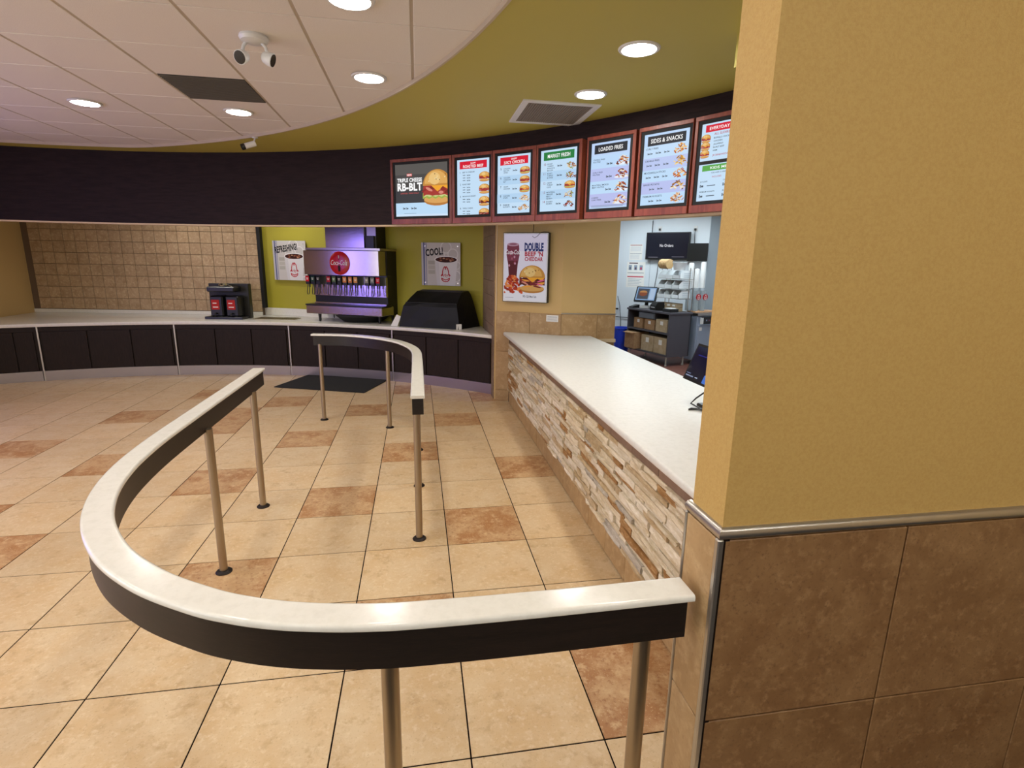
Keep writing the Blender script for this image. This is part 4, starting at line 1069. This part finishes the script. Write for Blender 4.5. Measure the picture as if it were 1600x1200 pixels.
carton(.02, .42, .202, .34, .32, .29, 'pale carton in the middle of the cabinet bottom shelf', CART2, 'cartons in the kitchen cabinet')
carton(-.08, .84, .202, .30, .34, .31, 'torn brown carton jutting out at the left of the bottom shelf', CART, 'cartons in the kitchen cabinet', True)
dv = thing('cash_drawer', 'grey metal cash drawer hung under the cabinet top', 'drawer box', kpos(.02, .42, .79), KR)
MB().cbox((0, 0, 0), (.38, .46, .11), mat('grey_steel_paint', '#5f6168', .4, .4), .004).build('drawer_body', dv)
MB().box((-.004, .03, .015), (.0, .43, .09), mat('grey_steel_front', '#72747b', .4, .4)).build('drawer_front', dv)
# till on the cabinet
tl = thing('till_terminal', 'black touch screen till on the kitchen cabinet, its screen lit', 'till', kpos(.19, .93, .95), KR+radians(30))
MB().cbox((-.06, -.09, 0), (.14, .09, .05), WHITEP, .01).build('base', tl)
MB().tube([(.06, 0, .04), (.08, 0, .16)], .035, BLACK, 10).build('stand', tl, smooth=True)
plate(-.22, .20, -.09, .13, .05, .40, .04, BLACK).build('housing', tl)
uy = Vector((.14, 0, .27)).normalized()
sc_ = plate(-.195, .175, -.079, .155, .040, .385, .001, BLACK).build('screen', tl)
P = Print(emit=.75); P.rect(0, 0, .37, .255, '#8fb2dc'); P.rect(.02, .02, .24, .235, '#4b4f5a'); P.ell(.13, .13, .08, .05, '#8a4a2c', n=12); P.ell(.13, .155, .075, .04, '#c08a50', 0, 180, n=10); P.rect(.26, .02, .355, .235, '#b9d0ec')
P.build('screen_picture', sc_, Vector((-.0815, .175, .155))+Vector((-.002, 0, .001)), (0, -1, 0), uy)
pr_ = thing('receipt_printer', 'black receipt printer beside the till on the kitchen cabinet', 'printer', kpos(.04, .44, .95), KR)
hull([[(0, 0, 0), (.20, 0, 0), (.20, .16, 0), (0, .16, 0)], [(0, 0, .09), (.20, 0, .09), (.20, .16, .09), (0, .16, .09)], [(.05, .01, .15), (.19, .01, .15), (.19, .15, .15), (.05, .15, .15)]], BLACK, 'printer_body', pr_)
MB().box((-.002, .03, .05), (.0, .13, .06), WHITEP).build('paper_slot', pr_)
cr = thing('card_reader', 'black card reader lying at the left end of the kitchen cabinet top', 'card reader', kpos(.06, 1.13, .95), KR)
hull([[(-.05, -.06, 0), (.11, -.06, 0), (.11, .06, 0), (-.05, .06, 0)], [(-.05, -.06, .02), (.11, -.06, .06), (.11, .06, .06), (-.05, .06, .02)]], BLACK, 'reader_body', cr)
MB().add([(-.03, -.045, .027), (.08, -.045, .0545), (.08, .045, .0545), (-.03, .045, .027)], [(0, 1, 2, 3)], mat('keypad_grey', '#4a4c50', .5)).build('keypad', cr)
lp = thing('label_printer', 'low black label printer with a white top at the near end of the cabinet', 'printer', kpos(.02, .03, .95), KR)
MB().cbox((0, 0, 0), (.19, .20, .06), BLACK, .006).build('printer_body', lp)
MB().cbox((.03, .03, .058), (.16, .17, .072), WHITEP, .003).build('top_plate', lp)
# stacks of cartons and the bin rack behind
for k in range(4):
    for q in range(2):
        t = thing('carton', 'small pale carton, %s layer of the cabinet-top stack, %s' % (('upper' if q else 'lower'), ['far end', 'second from far end', 'second from near end', 'near end'][k]), 'box', kpos(.25, .565-.135*k, .951+.07*q), KR, 'small cartons on the cabinet top')
        MB().cbox((0, 0, 0), (.16, .13, .068), CART2, .003).build('box_body', t)
        MB().box((-.001, .02, .02), (.0, .09, .05), PAPER).build('box_label', t)
def bin_mesh():
    b = MB()
    # open-fronted storage bin: floor, back, sides cut low at the front
    W_, D_, H_ = .182, .27, .140
    b.box((0, 0, 0), (D_, W_, .006), BINP); b.box((D_-.006, 0, 0), (D_, W_, H_), BINP); b.box((0, 0, 0), (.006, W_, .062), BINP)
    for y in (0, W_-.006):
        b.prism([(0, 0), (1, 0), (1, 1)], 0, 0, BINP) if False else None
        b.add([(0, y, .062), (.07, y, H_), (D_, y, H_), (D_, y, 0), (0, y, 0), (0, y+.006, .062), (.07, y+.006, H_), (D_, y+.006, H_), (D_, y+.006, 0), (0, y+.006, 0)],
              [(0, 1, 2, 3, 4), (9, 8, 7, 6, 5), (0, 5, 6, 1), (1, 6, 7, 2), (2, 7, 8, 3), (3, 8, 9, 4), (4, 9, 5, 0)], BINP)
    body = mesh_of(b, 'bin_body')
    rib = MB()
    for z in (.03, .06, .09): rib.box((.09, -.004, z), (.24, .0, z+.008), mat('bin_rib', '#b9c6cf', .4))
    return body, mesh_of(rib, 'side_ribs'), mesh_of(MB().box((.02, .012, .008), (.25, .170, .05), mat('bin_goods', '#4c5057', .6)), 'packets')
BB, BR_, BC = bin_mesh()
rk = thing('bin_rack', 'wire rack holding white storage bins on the kitchen cabinet', 'rack', kpos(.12, .10, .95), KR)
for z in (.23, .40, .57): MB().box((.10, -.05, z-.006), (.40, .56, z), STEEL).build('rack_shelf', rk)
for x, y in ((.30, -.045), (.39, -.045), (.30, .555), (.39, .555)): MB().tube([(x, y, 0), (x, y, .76)], .007, STEEL, 8).build('upright', rk, smooth=True)
rown = ['lowest', 'middle', 'top']
for q in range(3):
    for k in range(3):
        t = thing('storage_bin', 'white open fronted storage bin, %s row of the kitchen rack, %s' % (rown[q], ['at its right end', 'in the centre', 'at its left end'][k]), 'storage bin', kpos(.215, .08+.19*k, 1.181+.17*q), KR, 'storage bins on the kitchen rack')
        inst(BB, 'bin_body', t, (0, 0, 0)); inst(BR_, 'side_ribs', t, (0, 0, 0)); inst(BC, 'packets', t, (0, 0, 0))
fb = thing('flatbread_pack', 'pack of tan flatbreads standing on edge on top of the bin rack', 'bread', kpos(.25, .40, 1.68), KR)
for k in range(5): MB().tube([(.0, .0+.045*k, .09), (.0, .035+.045*k, .092)], .085, BREAD, 18).build('flatbread', fb, smooth=True)
fc = thing('plastic_tub', 'pale clear plastic tub on top of the bin rack', 'tub', kpos(.22, .06, 1.668), KR)
MB().lathe([(.09, 0), (.12, .12), (.125, .125), (.125, .14), (.11, .14), (.08, .01)], BINP, seg=18, c=(.06, .12, 0)).build('tub_body', fc, smooth=True)
MB().lathe([(.128, .14), (.128, .15), (.0, .155)], CLEAR, seg=18, c=(.06, .12, 0)).build('tub_lid', fc, smooth=True)
# sink-side unit right of the cabinet
ru = thing('undercounter_fridge', 'grey blue undercounter fridge right of the kitchen cabinet', 'fridge', kpos(.62, .05, 0), KR)
MB().cbox((0, -.05, .08), (.80, .40, .88), FRIDGE, .006).build('fridge_body', ru)
MB().cbox((.015, -.075, .10), (.46, -.048, .72), FRIDGE, .006).build('door', ru)
MB().cbox((-.01, -.07, .88), (.82, .42, .93), STEEL, .004).build('worktop', ru)
MB().box((.04, -.08, .62), (.10, -.074, .68), PAPER).build('sticker', ru)
for x in (.05, .74): MB().lathe([(.02, 0), (.02, .08)], BLACK, c=(x, 0, 0), seg=10).build('leg', ru)
cbd = thing('cutting_board', 'tan cutting board on the steel worktop right of the kitchen cabinet', 'board', kpos(.66, .10, .93), KR)
MB().cbox((0, 0, 0), (.5, .22, .025), mat('tan_board', '#cfa27a', .5), .004).build('board', cbd)
tm_ = thing('timer_panel', 'black kitchen timer with lit digits on the fridge front below the worktop', 'timer', kpos(.66, -.03, .745), KR)
MB().cbox((0, -.05, 0), (.5, -.022, .125), BLACK, .005).build('timer_body', tm_)
MB().box((-.02, -.052, 0), (.03, -.024, .11), WHITEP).build('end_cap', tm_)
P = Print(emit=.7)
for k in range(6): P.rect(.09+.06*k, .05, .115+.06*k, .075, '#7a4a58' if k % 2 else '#8a98b0')
P.build('digits', tm_, (0, -.0505, 0), (1, 0, 0), (0, 0, 1))
for k, (x, h, lab) in enumerate(((.66, .40, 'tall white cup dispenser tube nearest the storage bins'), (.80, .30, 'shorter white cup dispenser tube between the two tall ones'), (.94, .42, 'tall white cup dispenser tube farthest from the storage bins'))):
    t = thing('cup_dispenser', lab, 'cup dispenser', kpos(x, .30, .956), KR, 'cup dispenser tubes in the kitchen')
    MB().tube([(0, 0, 0), (0, 0, .40)], .055, CLEAR, 16).build('clear_holder', t, smooth=True)
    MB().lathe([(.045, .40), (.045, .42+h), (.036, .44+h), (.0, .445+h)], WHITEP, c=(0, 0, 0), seg=18).build('cup_stack', t, smooth=True)
for k, (x, lab) in enumerate(((.70, 'clear cup with a red logo sticker under the first dispenser tube'), (.86, 'clear cup with a red logo sticker under the last dispenser tube'))):
    t = thing('logo_cup', lab, 'cup', kpos(x, .165, .956), KR, 'clear logo cups in the kitchen')
    b = MB().lathe([(.045, 0), (.06, .30), (.062, .36)], CLEAR, seg=18).build('cup_body', t, smooth=True)
    MB().tube([(0, -.058, .25), (0, -.066, .25)], .055, REDM, 16).build('logo_sticker', t)
    P = Print(); hat_logo(P, 0, 0, .06)
    for kk in range(len(P.c)): P.c[kk] = '#f3e8e4'
    P.build('logo_print', t, (0, -.0665, .245), (1, 0, 0), (0, 0, 1))

# kitchen and alcove lamps (above the fascia line)
for k, (x, y) in enumerate(((3.9, 9.75), (5.0, 8.55), (3.1, 7.5), (4.4, 6.9), (3.3, 4.7))):
    t = thing('kitchen_troffer', 'flat white kitchen ceiling light panel', 'ceiling light', (x, y, ZK-.004), radians(-45), 'kitchen ceiling light panels')
    MB().cbox((-.62, -.32, -.03), (.62, .32, 0), WHITEP, .005).build('housing', t)
    MB().box((-.58, -.28, -.034), (.58, .28, -.029), KLENS).build('lens', t)
for x, y in ((-2.15, 8.85), (-3.6, 9.0)):
    t = thing('alcove_downlight', 'round recessed downlight in the alcove over the drink counter', 'ceiling light', (x, y, ZK-.002), 0, 'alcove ceiling lights')
    inst(RM, 'trim_ring', t, (0, 0, 0)); inst(LM, 'lens', t, (0, 0, 0))
